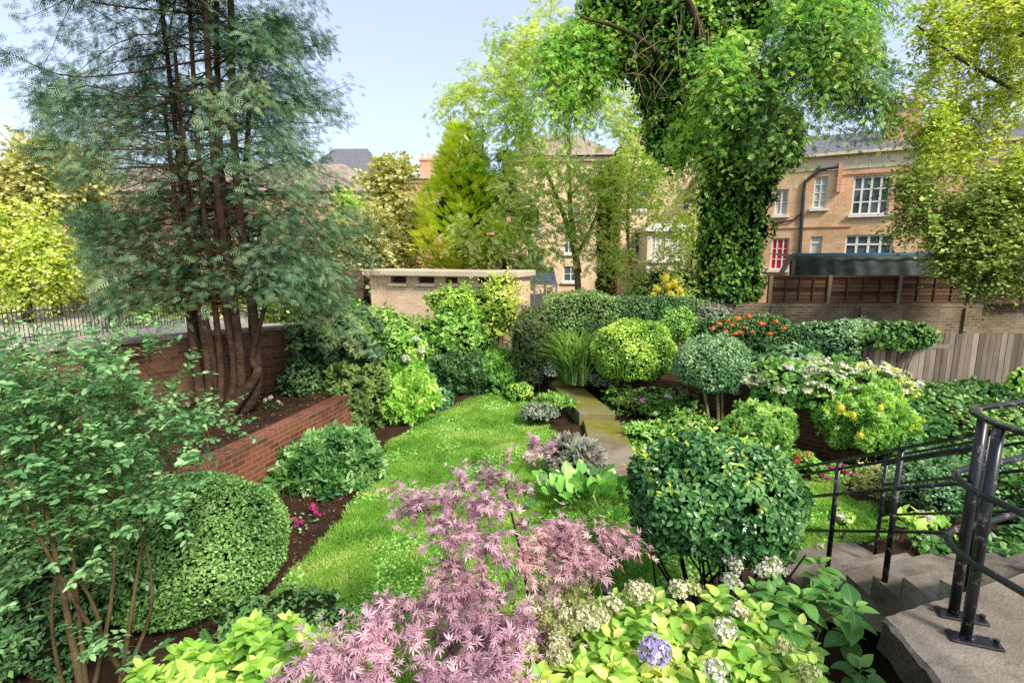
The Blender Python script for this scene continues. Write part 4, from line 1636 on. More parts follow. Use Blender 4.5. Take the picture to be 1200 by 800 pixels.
def ell(px, py, Y, rx, rz, ry=None):
    c = at(px, py, Y)
    m = Y / ray(px, py)[1] / F
    return c, np.array([rx * m, (ry if ry is not None else rx) * m, rz * m])


def base_of(c, dz=0.0):
    return np.array([c[0], c[1], H1(c[0], c[1]) + dz])


def stems_to(mb, b, c, r, n, seed, rad=.012, spread=.12, tz=0.0, mat=0, sides=5):
    g = RNG(seed)
    for k in range(n):
        a = b + np.array([g.normal() * spread, g.normal() * spread * .7, -.05])
        e = c + r * (sph(g, 1, -.2)[0] * .75)
        m = a + (e - a) * .5 + g.normal(size=3) * np.linalg.norm(e - a) * .08
        tube(mb, spline([a, m, e], 4), np.linspace(rad, rad * .45, 9) * g.uniform(.7, 1.2), sides, mat, caps=False)


def shrub(name, label, cat, el, L, t, mat, seed, cov=3.0, lump=.1, lf=3.0, p=2.0, stems=6, stem_r=.012, zmin=-.8, group=None, cmat='core', extra=None, dc=True, base=None, bark='twig', sprig=0, sprig_l=.2, sprig_t=None, sprig_mat=None, sprig_L=None, sprig_z=-.2, **kw):
    c, r = el
    b = base_of(c) if base is None else np.array(base, float)
    th = thing(name, label, cat, b, group)
    mb = MB()
    mound(mb, c, r, L, t, seed, cov, lump, lf, p, zmin, dc, **kw)
    mats = [M[mat], M[cmat]]
    if sprig:
        g = RNG(seed + 500)
        d = sph(g, sprig, sprig_z)
        s = (np.abs(d) ** p).sum(1) ** (-1 / p)
        P = c + r * d * (s * (.9 + lump * noise(d * lf + seed)))[:, None]
        mats.append(M[sprig_mat or mat])
        sprays(mb, P, nrm(d + [0, 0, .5]), seed + 501, tw=1, tl=sprig_l, lv=7, L=sprig_L or L, t=sprig_t or t, droop=.15, flat=.3, ow=1, rnd=.35, up=.3, mat=2)
    mb.build('foliage', mats, th)
    if stems:
        mb = MB()
        stems_to(mb, b, c, r, stems, seed + 7, stem_r, spread=max(.04, r[0] * .12))
        mb.build('stem', [M[bark]], th, smooth=True)
    return th, c, r, b


# ------------- flower heads (one mesh per kind, copied as parts)
FLO = T([[0, 0, 0], [.5, .22, .1], [1, 0, .05], [.5, -.22, .1]], [[[0, 1, 2, 3]]])


def floret():
    v, q = [], []
    for k in range(4):
        a = k * math.pi / 2
        i = len(v)
        for x, y, z in ((0, 0, 0), (.5, .38, .12), (1, 0, .02), (.5, -.38, .12)):
            v.append([x * math.cos(a) - y * math.sin(a), x * math.sin(a) + y * math.cos(a), z])
        q.append([i, i + 1, i + 2, i + 3])
    return T(v, [q], lx=[0] * 16, ly=[.5] * 16)


FLT = floret()


def head_mesh(n, R, fl, seed, flat=.8, zmin=-.5, loose=.12):
    g = RNG(seed)
    mb = MB()
    d = sph(g, n, zmin)
    P = d * np.array([1, 1, flat]) * R * (1 + g.normal(size=(n, 1)) * loose)
    N = nrm(d + g.normal(size=(n, 3)) * .35)
    if fl < .0185 or R > .1:
        core(mb, (0, 0, 0), np.array([1, 1, flat]) * R * (.8 if R < .1 else .78), .05, 3, 2, seed, 1, 1.0)
    put(mb, P, nrm(np.cross(N, g.normal(size=(n, 3)))), N, fl * g.uniform(.8, 1.2, n), FLT, g.random(n))
    return mb


def flower_proto(name, n, R, fl, seed, mats, **kw):
    o = head_mesh(n, R, fl, seed, **kw).build(name, [mats, M['p_green'] if name == 'flower_head' else mats])
    me = o.data
    bpy.data.objects.remove(o)
    return me


HEADS = {
    'mauve': flower_proto('flower_head', 240, .072, .016, 1, M['p_mauve'], zmin=-.7),
    'cream': flower_proto('flower_head', 110, .062, .014, 2, M['p_cream'], zmin=-.5, loose=.2),
    'white': flower_proto('flower_head', 110, .065, .015, 3, M['p_white'], zmin=-.5, loose=.2),
    'green': flower_proto('flower_head', 110, .06, .014, 4, M['p_green'], zmin=-.6, loose=.2),
    'pinkwhite': flower_proto('flower_head', 60, .07, .017, 5, M['p_pinkwhite'], flat=.35, zmin=-.1, loose=.2),
    'lace': flower_proto('flower_head', 40, .085, .018, 6, M['p_white'], flat=.25, zmin=0, loose=.25),
    'magenta': flower_proto('flower', 26, .05, .03, 7, M['p_magenta'], flat=.5, zmin=0),
    'pink': flower_proto('flower', 30, .05, .03, 8, M['p_pink'], flat=.7, zmin=-.2),
    'red': flower_proto('flower', 26, .05, .03, 9, M['p_red'], flat=.6, zmin=0),
    'yellow': flower_proto('flower_cluster', 60, .13, .03, 10, M['p_yellow'], flat=1.3, zmin=-1, loose=.35),
    'orange': flower_proto('berry_cluster', 70, .11, .018, 11, M['p_orange'], flat=.6, zmin=-1, loose=.4),
}


def flowers(par, name, kind, pts, seed, s=1.0, label=None, tilt=.4):
    g = RNG(seed)
    off = np.array(par.location)
    for p in pts:
        o = bpy.data.objects.new(name, HEADS[kind])
        COL.objects.link(o)
        o.parent = par
        o.location = [float(x) for x in np.asarray(p) - off]
        o.rotation_euler = (g.normal() * tilt, g.normal() * tilt, g.uniform(0, 6.28))
        k = s * g.uniform(.8, 1.2)
        o.scale = (k, k, k)
        if label:
            o['label'] = label


def on_mound(c, r, n, seed, zmin=.0, front=True, k=1.0):
    g = RNG(seed)
    d = sph(g, n * 4, zmin)
    if front:
        d = d[d[:, 1] < .3]
    d = d[:n]
    return c + r * d * k


# ================================================================= clipped and rounded shrubs
shrub('clipped_shrub', 'large clipped dome of small pale leaves by the low brick bed wall', 'shrub', (np.array([-3.08, 4.5, .5]), np.array([.9, .8, .64])), .038, OV, 'box', 101, 3.6, .055, 3.2, 1.95, 8, .02, cmat='core_dark', sprig=160, sprig_l=.09, sprig_L=.034)

c, r = ell(836, 583, 4.05, 100, 74, 88)
th, c, r, b = shrub('clipped_shrub', 'dark glossy clipped shrub on many bare stems beside the concrete steps', 'shrub', (c, r * np.array([.94, .9, .92])), .062, t_hex(.3, .1, .12), 'photinia', 102, 4.2, .07, 3, 2.5, 0, cmat='core_dark', zmin=-.62, lv=.42, bark='twig_dark', sprig=60, sprig_l=.1, sprig_t=t_hex(.28, .1, .1), sprig_mat='tip', sprig_L=.05, sprig_z=.25)
mb = MB()
g = RNG(17)
for k in range(22):
    a = b + np.array([g.normal() * .16, g.normal() * .1, -.03])
    e = c + r * np.array([g.uniform(-.9, .9), g.uniform(-.95, .8), -.5 + .3 * g.random()])
    m = (a + e) / 2 + g.normal(size=3) * .05
    tube(mb, spline([a, m, e], 5), np.linspace(.014, .007, 11), 6, caps=False)
mb.build('stem', [M['twig_dark']], th, smooth=True)

th, c, r, b = shrub('pompom_shrub', 'bright yellow green clipped pompom shrub, the upper of the two pompoms', 'shrub', ell(743, 411, 10.6, 48, 36, 44), .06, OV, 'pom_yellow', 103, 3.4, .1, 4, 2.15, 5, .025, sprig=190, sprig_l=.09, sprig_L=.06)
th, c, r, b = shrub('pompom_shrub', 'blue green clipped pompom shrub on bare twin trunks before the dark retaining wall', 'shrub', ell(835, 428, 9.0, 43, 31, 40), .056, OV, 'pom_blue', 104, 3.6, .11, 3, 2.2, 0, sprig=200, sprig_l=.12, sprig_L=.058)
mb = MB()
for q, w in ((-.12, .026), (.06, .03), (.13, .022)):
    a = np.array([c[0] + q, c[1] - .25, 0.02])
    tube(mb, spline([a, a + [.02, .05, .4], c + [q * 1.5, 0, -.25]], 4), w, 8)
mb.build('trunk', [M['bark_pale']], th, smooth=True)

for k, (px, py, Y, rx, rz, lab, mt, sd) in enumerate([
        (682, 378, 12.4, 50, 34, 'dense dark clipped hedge at the top of the path beside the long grass', 'hedge', 105),
        (765, 374, 12.4, 62, 26, 'long dark clipped hedge running behind the two pompom shrubs', 'dark', 106)]):
    shrub('clipped_hedge', lab, 'hedge', ell(px, py, Y, rx, rz, 34), .065, OV, mt, sd, 3.4, .08, 2.5, 3.2, 6, .03, sprig=160, sprig_l=.12, sprig_L=.06)
shrub('rounded_shrub', 'bright mid green rounded shrub at the right end of the long hedge', 'shrub', ell(792, 382, 11.8, 24, 22), .07, OV, 'mid', 107, 3.2, .12, 3, 2, 5, .02, sprig=50, sprig_L=.065)
shrub('columnar_yew', 'dark upright columnar conifer at the end of the lawn beside the path', 'conifer', ell(621, 409, 11.7, 20, 48), .11, FRU, 'yew', 108, 8, .1, 4, 2.3, 4, .03, dirout=.1, outw=.6, cmat='core_dark', lv=.35, up=-.1, sprig=70, sprig_l=.3, sprig_t=FRU, sprig_L=.1)

# ================================================================= around the outbuilding
shrub('laurel_shrub', 'tall long leaved laurel at the left corner of the outbuilding', 'shrub', ell(446, 404, 12.1, 42, 44, 40), .16, t_hex(.2, .06, .25), 'mid', 111, 3.2, .28, 3, 2, 7, .025, dirout=.55, sprig=50, sprig_l=.16)
shrub('camellia_shrub', 'broad glossy shrub with lime tips in front of the outbuilding wall', 'shrub', ell(540, 360, 13.0, 36, 22, 26), .085, HEX, 'pom_yellow', 112, 3.0, .32, 3, 2, 6, .025, sprig=60, sprig_l=.25)
shrub('camellia_shrub', 'darker glossy shrub below the lime tipped one at the outbuilding', 'shrub', ell(528, 402, 12.5, 40, 30, 30), .12, HEX, 'mid', 113, 2.8, .34, 3, 2, 6, .025, sprig=110, sprig_l=.35)
shrub('climbing_honeysuckle', 'yellow leaved climber hanging down the right corner of the outbuilding', 'climber', ell(586, 362, 13.05, 19, 34, 14), .12, HEXN, 'gold', 114, 3.0, .25, 4, 2, 5, .02, sprig=90, sprig_l=.35, sprig_t=HEXN, sprig_L=.1, cmat='core_lit')
th, c, r, b = shrub('hydrangea_shrub', 'shaded hydrangea with pale heads left of the storage box', 'shrub', ell(484, 412, 11.7, 17, 20), .13, HEX, 'fresh', 115, 3.0, .15, 3, 2, 5, .012)
flowers(th, 'flower_head', 'white', [at(476, 420, 11.35), at(488, 398, 11.35), at(494, 411, 11.4)], 5, 1.6)
shrub('low_shrub', 'dark leafy shrub at the far edge of the lawn below the outbuilding', 'shrub', ell(533, 441, 11.75, 36, 26, 26), .085, WH6, 'dark', 116, 2.4, .34, 3, 2, 6, .015, sprig=100, sprig_l=.3)
shrub('low_shrub', 'spreading green shrub between the dark far shrub and the columnar conifer', 'shrub', ell(588, 437, 12.0, 34, 22, 24), .08, WH6, 'mid', 117, 2.4, .34, 3, 2, 6, .015, sprig=100, sprig_l=.3)
shrub('low_shrub', 'small bright green clump of leaves at the foot of the columnar conifer', 'shrub', ell(610, 458, 11.2, 16, 10), .06, OV, 'fresh', 118, 2.6, .2, 3, 2, 4, .01)
shrub('choisya_shrub', 'light green glossy shrub at the left edge of the lawn near its far end', 'shrub', ell(474, 470, 9.9, 34, 30, 28), .12, WH5B, 'fresh', 119, 3.0, .34, 3, 2, 6, .015, sprig=50, sprig_l=.25)
shrub('choisya_shrub', 'blue green low mound beside the light green shrub at the lawn edge', 'shrub', ell(505, 470, 10.6, 26, 17, 22), .09, OVW, 'pom_blue', 120, 3.2, .2, 3, 2, 4, .012)
shrub('rosemary_shrub', 'dark feathery grey green bush below the cypress at the corner of the bed wall', 'shrub', ell(420, 468, 9.5, 40, 38, 34), .13, FRU, 'conifer', 121, 7, .3, 3, 2, 7, .02, dirout=.7, cmat='core_dark', lv=.35)
th, c, r, b = shrub('ceanothus_shrub', 'drooping feathery shrub spilling over the boundary wall beside the cypress', 'shrub', ell(396, 402, 10.1, 50, 42, 40), .13, FRD, 'cypress', 122, 8, .3, 3.5, 2, 8, .03, dirout=.5, up=-.2, lv=.35, sprig=90, sprig_l=.4, sprig_t=FRD, sprig_L=.14, sprig_mat='mid')
shrub('choisya_shrub', 'glossy rounded shrub with starry leaves in front of the low brick bed wall', 'shrub', ell(388, 556, 7.1, 58, 48, 46), .115, WH5B, 'choisya', 123, 3.6, .24, 4.2, 2, 9, .016, cmat='core_dark', sprig=0, dirout=.7)
mb = MB()
th = thing('heart_leaf_plant', 'low plant with broad rounded leaves at the foot of the low brick bed wall', 'plant', (-2.95, 6.6, 0))
g = RNG(124)
P = np.array([-2.98, 6.75, .03]) + g.normal(size=(26, 3)) * [.16, .22, 0]
D = nrm(g.normal(size=(26, 3)) * [1, 1, .2] + [.3, -.3, .5])
twigs(mb, P * [1, 1, 0] + [0, 0, .0], P + D * .1 + [0, 0, .14], .004, .003, mat=1)
put(mb, P + D * .1 + [0, 0, .14], D, np.array([0, 0, 1.0]) + g.normal(size=(26, 3)) * .3, g.uniform(.09, .15, 26), BIGF, g.random(26) * .5)
mb.build('foliage', [M['hydrangea_green'], M['twig_green']], th)

th = thing('cyclamen_plant', 'magenta flowering low plant on the soil left of the lawn', 'flower', (*gz(352, 612)[:2], 0))
mb = MB()
P = gz(352, 612) + RNG(125).normal(size=(60, 3)) * [.1, .12, .01] + [0, 0, .04]
put(mb, P, RNG(126).normal(size=(60, 3)) * [1, 1, .3], np.array([0, 0, 1.0]) + RNG(127).normal(size=(60, 3)) * .4, .05, OVW, RNG(2).random(60))
mb.build('foliage', [M['pom_blue']], th)
flowers(th, 'flower', 'magenta', gz(352, 612) + RNG(128).normal(size=(10, 3)) * [.12, .14, .02] + [0, 0, .1], 7, .6)

# ================================================================= path side and rose bed
shrub('lavender_bush', 'grey twiggy lavender bush between the lawn and the mossy path', 'shrub', ell(676, 537, 7.1, 34, 26, 26), .13, FRU, 'lavender', 131, 6.0, .18, 3, 2, 8, .008, dirout=1.1, outw=.4, lv=.35, zmin=-.4)
th = thing('bergenia_clump', 'clump of large glossy rounded leaves at the near end of the path', 'plant', (*gz(690, 600)[:2], 0))
mb = MB()
g = RNG(132)
cx = gz(693, 592)
n = 110
P = cx + g.normal(size=(n, 3)) * [.30, .2, 0] + [0, 0, .0]
O = nrm((P - cx) * [1, 1, 0] + [0, -.1, 0] + g.normal(size=(n, 3)) * .15 + [0, 0, .5])
E = P + O * g.uniform(.12, .26, (n, 1)) + [0, 0, .06]
twigs(mb, P, E, .007, .005, mat=1)
put(mb, E, nrm(O + [0, 0, -.1]), np.array([0, -.25, 1.0]) + g.normal(size=(n, 3)) * .35, g.uniform(.15, .23, n), BIGF, np.clip(.35 + .3 * g.normal(size=n), 0, 1))
mb.build('foliage', [M['bergenia'], M['twig_green']], th)

th, c, r, b = shrub('heather_clump', 'low mixed clump of fern and heather at the right edge of the lawn', 'plant', ell(648, 472, 9.9, 24, 10, 18), .09, FRU, 'mid', 133, 4.5, .25, 4, 2, 4, .006, dirout=.8, zmin=-.2, lv=.35)
shrub('low_shrub', 'grey green spreading plant on the far right of the lawn by the bamboo stake', 'plant', ell(632, 484, 9.6, 22, 10, 18), .07, OV, 'grey', 134, 3, .2, 4, 2, 4, .008, zmin=-.2)
th = thing('bamboo_stake', 'thin dark garden stake with a small head standing by the columnar conifer', 'stake', (*gz(632, 462)[:2], .05))
mb = MB()
q = gz(632, 470)
tube(mb, [q, q + [0, 0, .42]], .012, 6)
tube(mb, [q + [-.06, 0, .42], q + [.06, 0, .42]], .012, 6)
mb.build('stake', [M['twig_dark']], th)

th = thing('ornamental_grass', 'tall tuft of arching pale grass beside the top of the path', 'grass tuft', (*at(676, 440, 11.6)[:2], .35))
mb = MB()
g = RNG(135)
n = 1500
b = np.array(th.location)
P = b + g.normal(size=(n, 3)) * [.14, .12, 0]
D = nrm(g.normal(size=(n, 3)) * [.32, .3, 0] + [0, 0, 1.0])
gb = T([[-.012, 0, 0], [.012, 0, 0], [.011, .4, .0], [-.011, .4, .0], [.009, .75, -.12], [-.009, .75, -.12], [0, 1, -.34]], [[[0, 1, 2, 3], [3, 2, 4, 5]], [[5, 4, 6]]])
R_ = nrm(np.cross(D, nrm(D * [1, 1, 0] + 1e-3)) + g.normal(size=(n, 3)) * .2)
N = nrm(np.cross(R_, D))
N = np.where((N[:, 2:3] < 0), -N, N)
put(mb, P, D, N, g.uniform(.75, 1.5, n), gb, g.random(n), wid=1.3)
mb.build('foliage', [M['pampas']], th)

rose_px = [(760, 470, 'pink', 'rose bush with a crushed pink bloom beside the mossy path', 1.4), (775, 476, 'pink', 'leggy rose bush with one pale pink bud in the middle of the rose bed', .9),
           (800, 482, 'pinkwhite', 'tall leafy rose with white blooms before the dark retaining wall', .9), (790, 505, 'cream', 'low thorny rose with cream buds at the near end of the rose bed', .6),
           (725, 463, 'cream', 'small pale leaved rose where the path turns', .5)]
for k, (px, py, fk, lab, s) in enumerate(rose_px):
    q = gz(px, py + 18, .02)
    th = thing('rose_bush', lab, 'rose', q, 'roses in the bed beside the path')
    g = RNG(140 + k)
    tips = q + g.normal(size=(9, 3)) * [.24, .2, .1] + [0, 0, .45]
    mb = MB()
    for e in tips:
        tube(mb, spline([q, (q + e) / 2 + g.normal(size=3) * .04, e], 3), np.linspace(.008, .004, 7), 5, caps=False)
    mb.build('stem', [M['twig_green']], th)
    mb = MB()
    C = np.concatenate([tips, q + (tips - q) * .65, q + (tips - q) * .4])
    sprays(mb, C, nrm(C - q), 150 + k, tw=4, tl=.18, lv=7, L=.065, t=HEX, droop=.3, flat=.55)
    mb.build('foliage', [M['mid']], th)
    flowers(th, 'flower', fk, tips[:[3, 1, 3, 2, 2][k]] + [0, -.03, .05], 160 + k, s * 1.1)

th, c, r, b = shrub('fern_clump', 'yellow green weedy clump on the soil at the near end of the rose bed', 'plant', ell(762, 503, 8.7, 26, 8, 20), .06, OV, 'clover', 161, 2.4, .25, 4, 2, 3, .005, zmin=-.1)
shrub('low_perennial', 'pale leaved low plant beside the second step of the path', 'plant', ell(731, 470, 10.4, 16, 11), .07, OV, 'olive', 162, 2.4, .25, 4, 2, 3, .005, zmin=-.2)
shrub('low_perennial', 'variegated low plant where the path meets the hedge', 'plant', ell(702, 447, 11.3, 14, 11), .07, OV, 'grey', 163, 2.4, .25, 4, 2, 3, .005, zmin=-.2)
shrub('low_perennial', 'blue green low plant hugging the foot of the columnar conifer', 'plant', ell(645, 436, 11.4, 9, 12), .07, OV, 'grey', 164, 2.6, .25, 4, 2, 3, .005, zmin=-.2)
shrub('low_perennial', 'leafy ground plant below the blue green pompom', 'plant', ell(812, 497, 8.8, 26, 14), .07, OV, 'mid', 165, 2.2, .3, 4, 2, 4, .005, zmin=-.2)

# ================================================================= right hand terrace
th, c, r, b = shrub('cotoneaster_shrub', 'arching fine leaved shrub cascading over the terrace wall', 'shrub', ell(890, 500, 7.9, 38, 26, 30), .09, FRD, 'mid', 171, 6, .34, 3, 2, 7, .012, dirout=.7, up=-.1, lv=.35)
th, c, r, b = shrub('lacecap_hydrangea', 'lacecap hydrangea with white and pale pink heads on the terrace wall', 'shrub', ell(945, 452, 8.5, 66, 28, 40), .12, HEX, 'hydrangea_green', 172, 3.0, .3, 3, 2.2, 8, .012, sprig=40)
flowers(th, 'flower_head', 'lace', on_mound(c, r, 34, 173, .0, k=1.06), 174, 1.25)
flowers(th, 'flower_head', 'pinkwhite', [at(924, 430, 7.9), at(950, 433, 7.9), at(968, 436, 7.9)], 175, 1.3, label='pale pink flower head')
th, c, r, b = shrub('lacecap_hydrangea', 'hydrangea with faded cream heads to the right of the lacecap, below the board fence', 'shrub', ell(1022, 452, 8.6, 40, 22, 34), .12, HEX, 'hydrangea', 176, 3.2, .2, 3, 2, 6, .012)
flowers(th, 'flower_head', 'lace', on_mound(c, r, 22, 177, .0, k=1.06), 178, 1.3)
th, c, r, b = shrub('golden_choisya', 'dense yellow green rounded shrub with a few yellow blooms behind the stair railing', 'shrub', ell(1013, 492, 7.8, 46, 36, 40), .085, WH6, 'mid', 179, 3.2, .28, 3, 2.0, 7, .015, sprig=34, sprig_l=.16, sprig_mat='tip', sprig_L=.05)
flowers(th, 'flower_cluster', 'yellow', [at(1032, 478, 7.1), at(985, 478, 7.15), at(1008, 510, 7.0), at(1000, 486, 7.0)], 180, .4)
th, c, r, b = shrub('pyracantha_shrub', 'dark firethorn with orange berries behind the blue green pompom', 'shrub', ell(882, 394, 11.4, 62, 26, 34), .07, OV, 'dark', 181, 3.2, .22, 3, 2.2, 7, .02, sprig=90, sprig_l=.12)
pts = np.array([at(px, py, 10.5 + .25 * math.sin(px)) for px, py in [(838, 386), (846, 380), (852, 390), (860, 382), (868, 374), (864, 392), (874, 384), (880, 372), (842, 395), (884, 390), (896, 380), (905, 392), (880, 412), (856, 376), (870, 390), (912, 378), (850, 398), (922, 386)]])
flowers(th, 'berry_cluster', 'orange', pts + [0, .12, 0], 182, .62)
shrub('conifer_mound', 'wide blue green mounded shrub below the yellowish brick wall', 'shrub', ell(985, 404, 10.9, 56, 29, 40), .08, OV, 'pom_blue', 183, 3.4, .18, 3, 2.2, 7, .02, sprig=120, sprig_l=.1)
shrub('ivy_mound', 'dark ivy hanging over the left end of the grey board fence', 'ivy', (np.array([7.0, 9.12, 1.78]), np.array([.62, .24, .24])), .075, OVW, 'ivy', 184, 3.4, .25, 4, 2.2, 5, .01)
shrub('rounded_shrub', 'loose green shrub between the orange berried shrub and the yellow flowering bush', 'shrub', ell(830, 376, 12.0, 26, 18), .07, OV, 'grey', 185, 3, .2, 3, 2, 5, .015, sprig=60)
shrub('laurel_shrub', 'cluster of large blue green leaves behind the lacecap hydrangea', 'shrub', ell(925, 425, 9.2, 34, 18), .13, HEX, 'pom_blue', 186, 3, .2, 3, 2, 5, .012)
shrub('variegated_shrub', 'pale variegated upright plant against the grey board fence at the right edge', 'plant', ell(1190, 458, 8.6, 10, 22), .1, HEX, 'fresh', 187, 3, .25, 3, 2, 4, .01)
th, c, r, b = shrub('yellow_broom', 'bush with bright yellow flower spikes in front of the ivy clad tree', 'shrub', ell(780, 345, 14.3, 42, 28, 30), .11, HEXN, 'olive', 188, 3.2, .25, 3, 2, 7, .02, sprig=110, sprig_l=.4)
g = RNG(189)
flowers(th, 'flower_cluster', 'yellow', np.array([at(px, py, 13.5) for px, py in [(780, 326), (783, 335), (786, 346), (792, 352), (797, 340), (770, 338), (776, 350), (800, 350), (798, 356), (765, 347), (790, 332)]]), 190, .9)

# ivy bank (ground cover)
g = RNG(191)
p = np.concatenate([sample_poly(g, [(5.3, 7.4), (6.0, 5.6), (4.4, 5.3), (4.3, 3.7), (9.5, 3.6), (10.5, 9.1), (6.3, 9.15)], 19000)])
P = gpos(p)
n = len(P)
P[:, 2] += np.abs(.10 + .13 * noise(np.c_[p * 1.6, 0 * p[:, 0]])) + g.uniform(0, .06, n)
mb = MB()
put(mb, P, nrm(g.normal(size=(n, 3)) * [1, 1, .35] + [0, -.4, -.1]), nrm(g.normal(size=(n, 3)) * .5 + [0, -.3, 1.0]), g.uniform(.055, .11, n), t_hex(.46, .08, .2), np.clip(.45 + .25 * noise(np.c_[p * 1.5, 0 * p[:, 0]]) + .25 * g.normal(size=n), 0, 1))
stuff(mb.build('ivy', [M['ivy']]), 'ivy and brambles covering the bank below the grey board fence', 'ivy')
shrub('blue_shrub', 'blue green fine leaved shrub seen through the stair railing', 'shrub', ell(1098, 572, 5.9, 46, 34, 40), .055, OV, 'pom_blue', 192, 2.4, .25, 3, 2, 8, .008, sprig=160, sprig_l=.22)
shrub('dry_shrub', 'straw coloured dry plant beside the pink flowers at the terrace wall foot', 'plant', ell(1040, 575, 6.7, 28, 20), .06, OV, 'sun_olive', 193, 2.0, .3, 3, 2, 6, .008, zmin=-.2, sprig=60)
th, c, r, b = shrub('geranium_plant', 'pink flowering geraniums at the foot of the terrace wall', 'flower', ell(985, 560, 7.2, 34, 12, 18), .06, OVW, 'mid', 194, 2.2, .3, 4, 2, 4, .006, zmin=-.1)
flowers(th, 'flower', 'magenta', np.array([at(px, py, 6.9) for px, py in [(965, 556), (974, 548), (980, 552), (988, 547), (992, 553), (970, 560), (1000, 556)]]), 195, .75)
th, c, r, b = shrub('geranium_plant', 'red flowering geranium left of the pink geraniums', 'flower', ell(940, 542, 7.3, 18, 12), .06, OVW, 'mid', 196, 2.2, .3, 4, 2, 4, .006, zmin=-.1)
flowers(th, 'flower', 'red', np.array([at(px, py, 7.0) for px, py in [(936, 534), (946, 531), (948, 536), (934, 540)]]), 197, .6)
th, c, r, b = shrub('hosta_plant', 'lime leaved plant with one pale pink head beside the steps', 'plant', ell(1075, 612, 5.0, 30, 10, 20), .12, HEX, 'fresh', 198, 2.2, .25, 4, 2, 4, .006, zmin=-.1)
flowers(th, 'flower_head', 'pinkwhite', [at(1087, 604, 4.75)], 199, 1.0)
th, c, r, b = shrub('hydrangea_plant', 'small plant with one round white head at the foot of the stair railing', 'plant', ell(985, 606, 5.4, 12, 9), .08, HEX, 'fresh', 200, 2.2, .25, 4, 2, 4, .006, zmin=-.1)
flowers(th, 'flower_head', 'white', [at(983, 607, 5.2)], 201, 1.0)

# ================================================================= near plants
# -- spreading yellow green laurel (bottom left)
th = thing('laurel_shrub', 'bright yellow green laurel with large glossy leaves in front of the clipped dome', 'shrub', (-1.5, 2.75, 0))
g = RNG(210)
tips = []
while len(tips) < 150:
    px, py = g.uniform(165, 425), g.uniform(700, 830)
    if py < 716 + abs(px - 315) * .42:
        continue
    zt = 1.02 + .12 * g.normal() - .0012 * abs(px - 290)
    tips.append(gz(px, py, zt))
tips = np.array(tips)
mb = MB()
for k in range(0, 150, 3):
    b0 = np.array([-1.5, 2.75, 0]) + g.normal(size=3) * [.2, .12, 0]
    tube(mb, spline([b0, (b0 + tips[k]) / 2 + g.normal(size=3) * .05, tips[k]], 3), np.linspace(.012, .005, 7), 5, caps=False)
mb.build('stem', [M['twig_green']], th, smooth=True)
mb = MB()
n = len(tips)
for lay, (cnt, sp, ln, dz) in enumerate(((3, .75, .06, 0), (6, 1.15, .085, -.02), (7, 1.4, .092, -.07), (6, 1.55, .09, -.14), (5, 1.6, .09, -.22))):
    I = np.repeat(np.arange(n), cnt)
    az = g.uniform(0, 6.28, n)[I] + np.tile(np.arange(cnt), n) * 6.28 / cnt + g.normal(size=n * cnt) * .3
    s = sp + g.normal(size=n * cnt) * .2
    D = np.stack([np.cos(az) * np.sin(s), np.sin(az) * np.sin(s), np.cos(s)], -1)
    N = np.stack([-np.cos(az) * np.cos(s), -np.sin(az) * np.cos(s), np.sin(s) + .1], -1)
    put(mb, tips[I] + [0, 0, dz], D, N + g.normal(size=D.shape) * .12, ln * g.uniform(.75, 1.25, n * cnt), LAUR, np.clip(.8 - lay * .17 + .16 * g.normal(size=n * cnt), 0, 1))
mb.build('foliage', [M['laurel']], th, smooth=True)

# -- hydrangea (bottom centre)
th = thing('hydrangea_shrub', 'large yellow green hydrangea with one mauve mophead and many fading cream heads', 'shrub', (.75, 2.9, 0))
g = RNG(220)
tips = []
while len(tips) < 180:
    px, py = g.uniform(588, 985), g.uniform(668, 835)
    top = 706 - 12 * math.exp(-((px - 770) / 60) ** 2) + max(0, (640 - px)) * .5 + 10 * math.sin(px * .05)
    if py < top or (px > 900 and py < 735) or px > 955:
        continue
    tips.append(gz(px, py, .95 + .07 * g.normal() + .0008 * (py - 700) * 0))
tips = np.array(tips)
hb = np.array([.75, 2.9, 0])
mb = MB()
for k in range(len(tips)):
    b0 = hb + g.normal(size=3) * [.35, .2, 0]
    tube(mb, spline([b0, (b0 + tips[k]) / 2 + g.normal(size=3) * .05 + [0, 0, .1], tips[k]], 3), np.linspace(.007, .004, 7), 5, caps=False)
mb.build('stem', [M['twig_green']], th, smooth=True)


def hyd_leaves(mb, tips, g, size=1.0, bright=.5, mat=0):
    n = len(tips)
    for lay, (cnt, sp, ln, dz) in enumerate(((3, .8, .075, 0), (4, 1.25, .11, -.02), (4, 1.5, .125, -.09), (4, 1.65, .12, -.2))):
        I = np.repeat(np.arange(n), cnt)
        az = g.uniform(0, 6.28, n)[I] + np.tile(np.arange(cnt), n) * 6.28 / cnt + g.normal(size=n * cnt) * .3
        s = sp + g.normal(size=n * cnt) * .22
        D = np.stack([np.cos(az) * np.sin(s), np.sin(az) * np.sin(s), np.cos(s)], -1)
        N = np.stack([-np.cos(az) * np.cos(s), -np.sin(az) * np.cos(s), np.sin(s) + .1], -1)
        put(mb, tips[I] + [0, 0, dz] + D * .02, D, N + g.normal(size=D.shape) * .14, size * ln * g.uniform(.7, 1.25, n * cnt), BIG, np.clip(bright - lay * .13 + .2 * g.normal(size=n * cnt), 0, 1), mat)


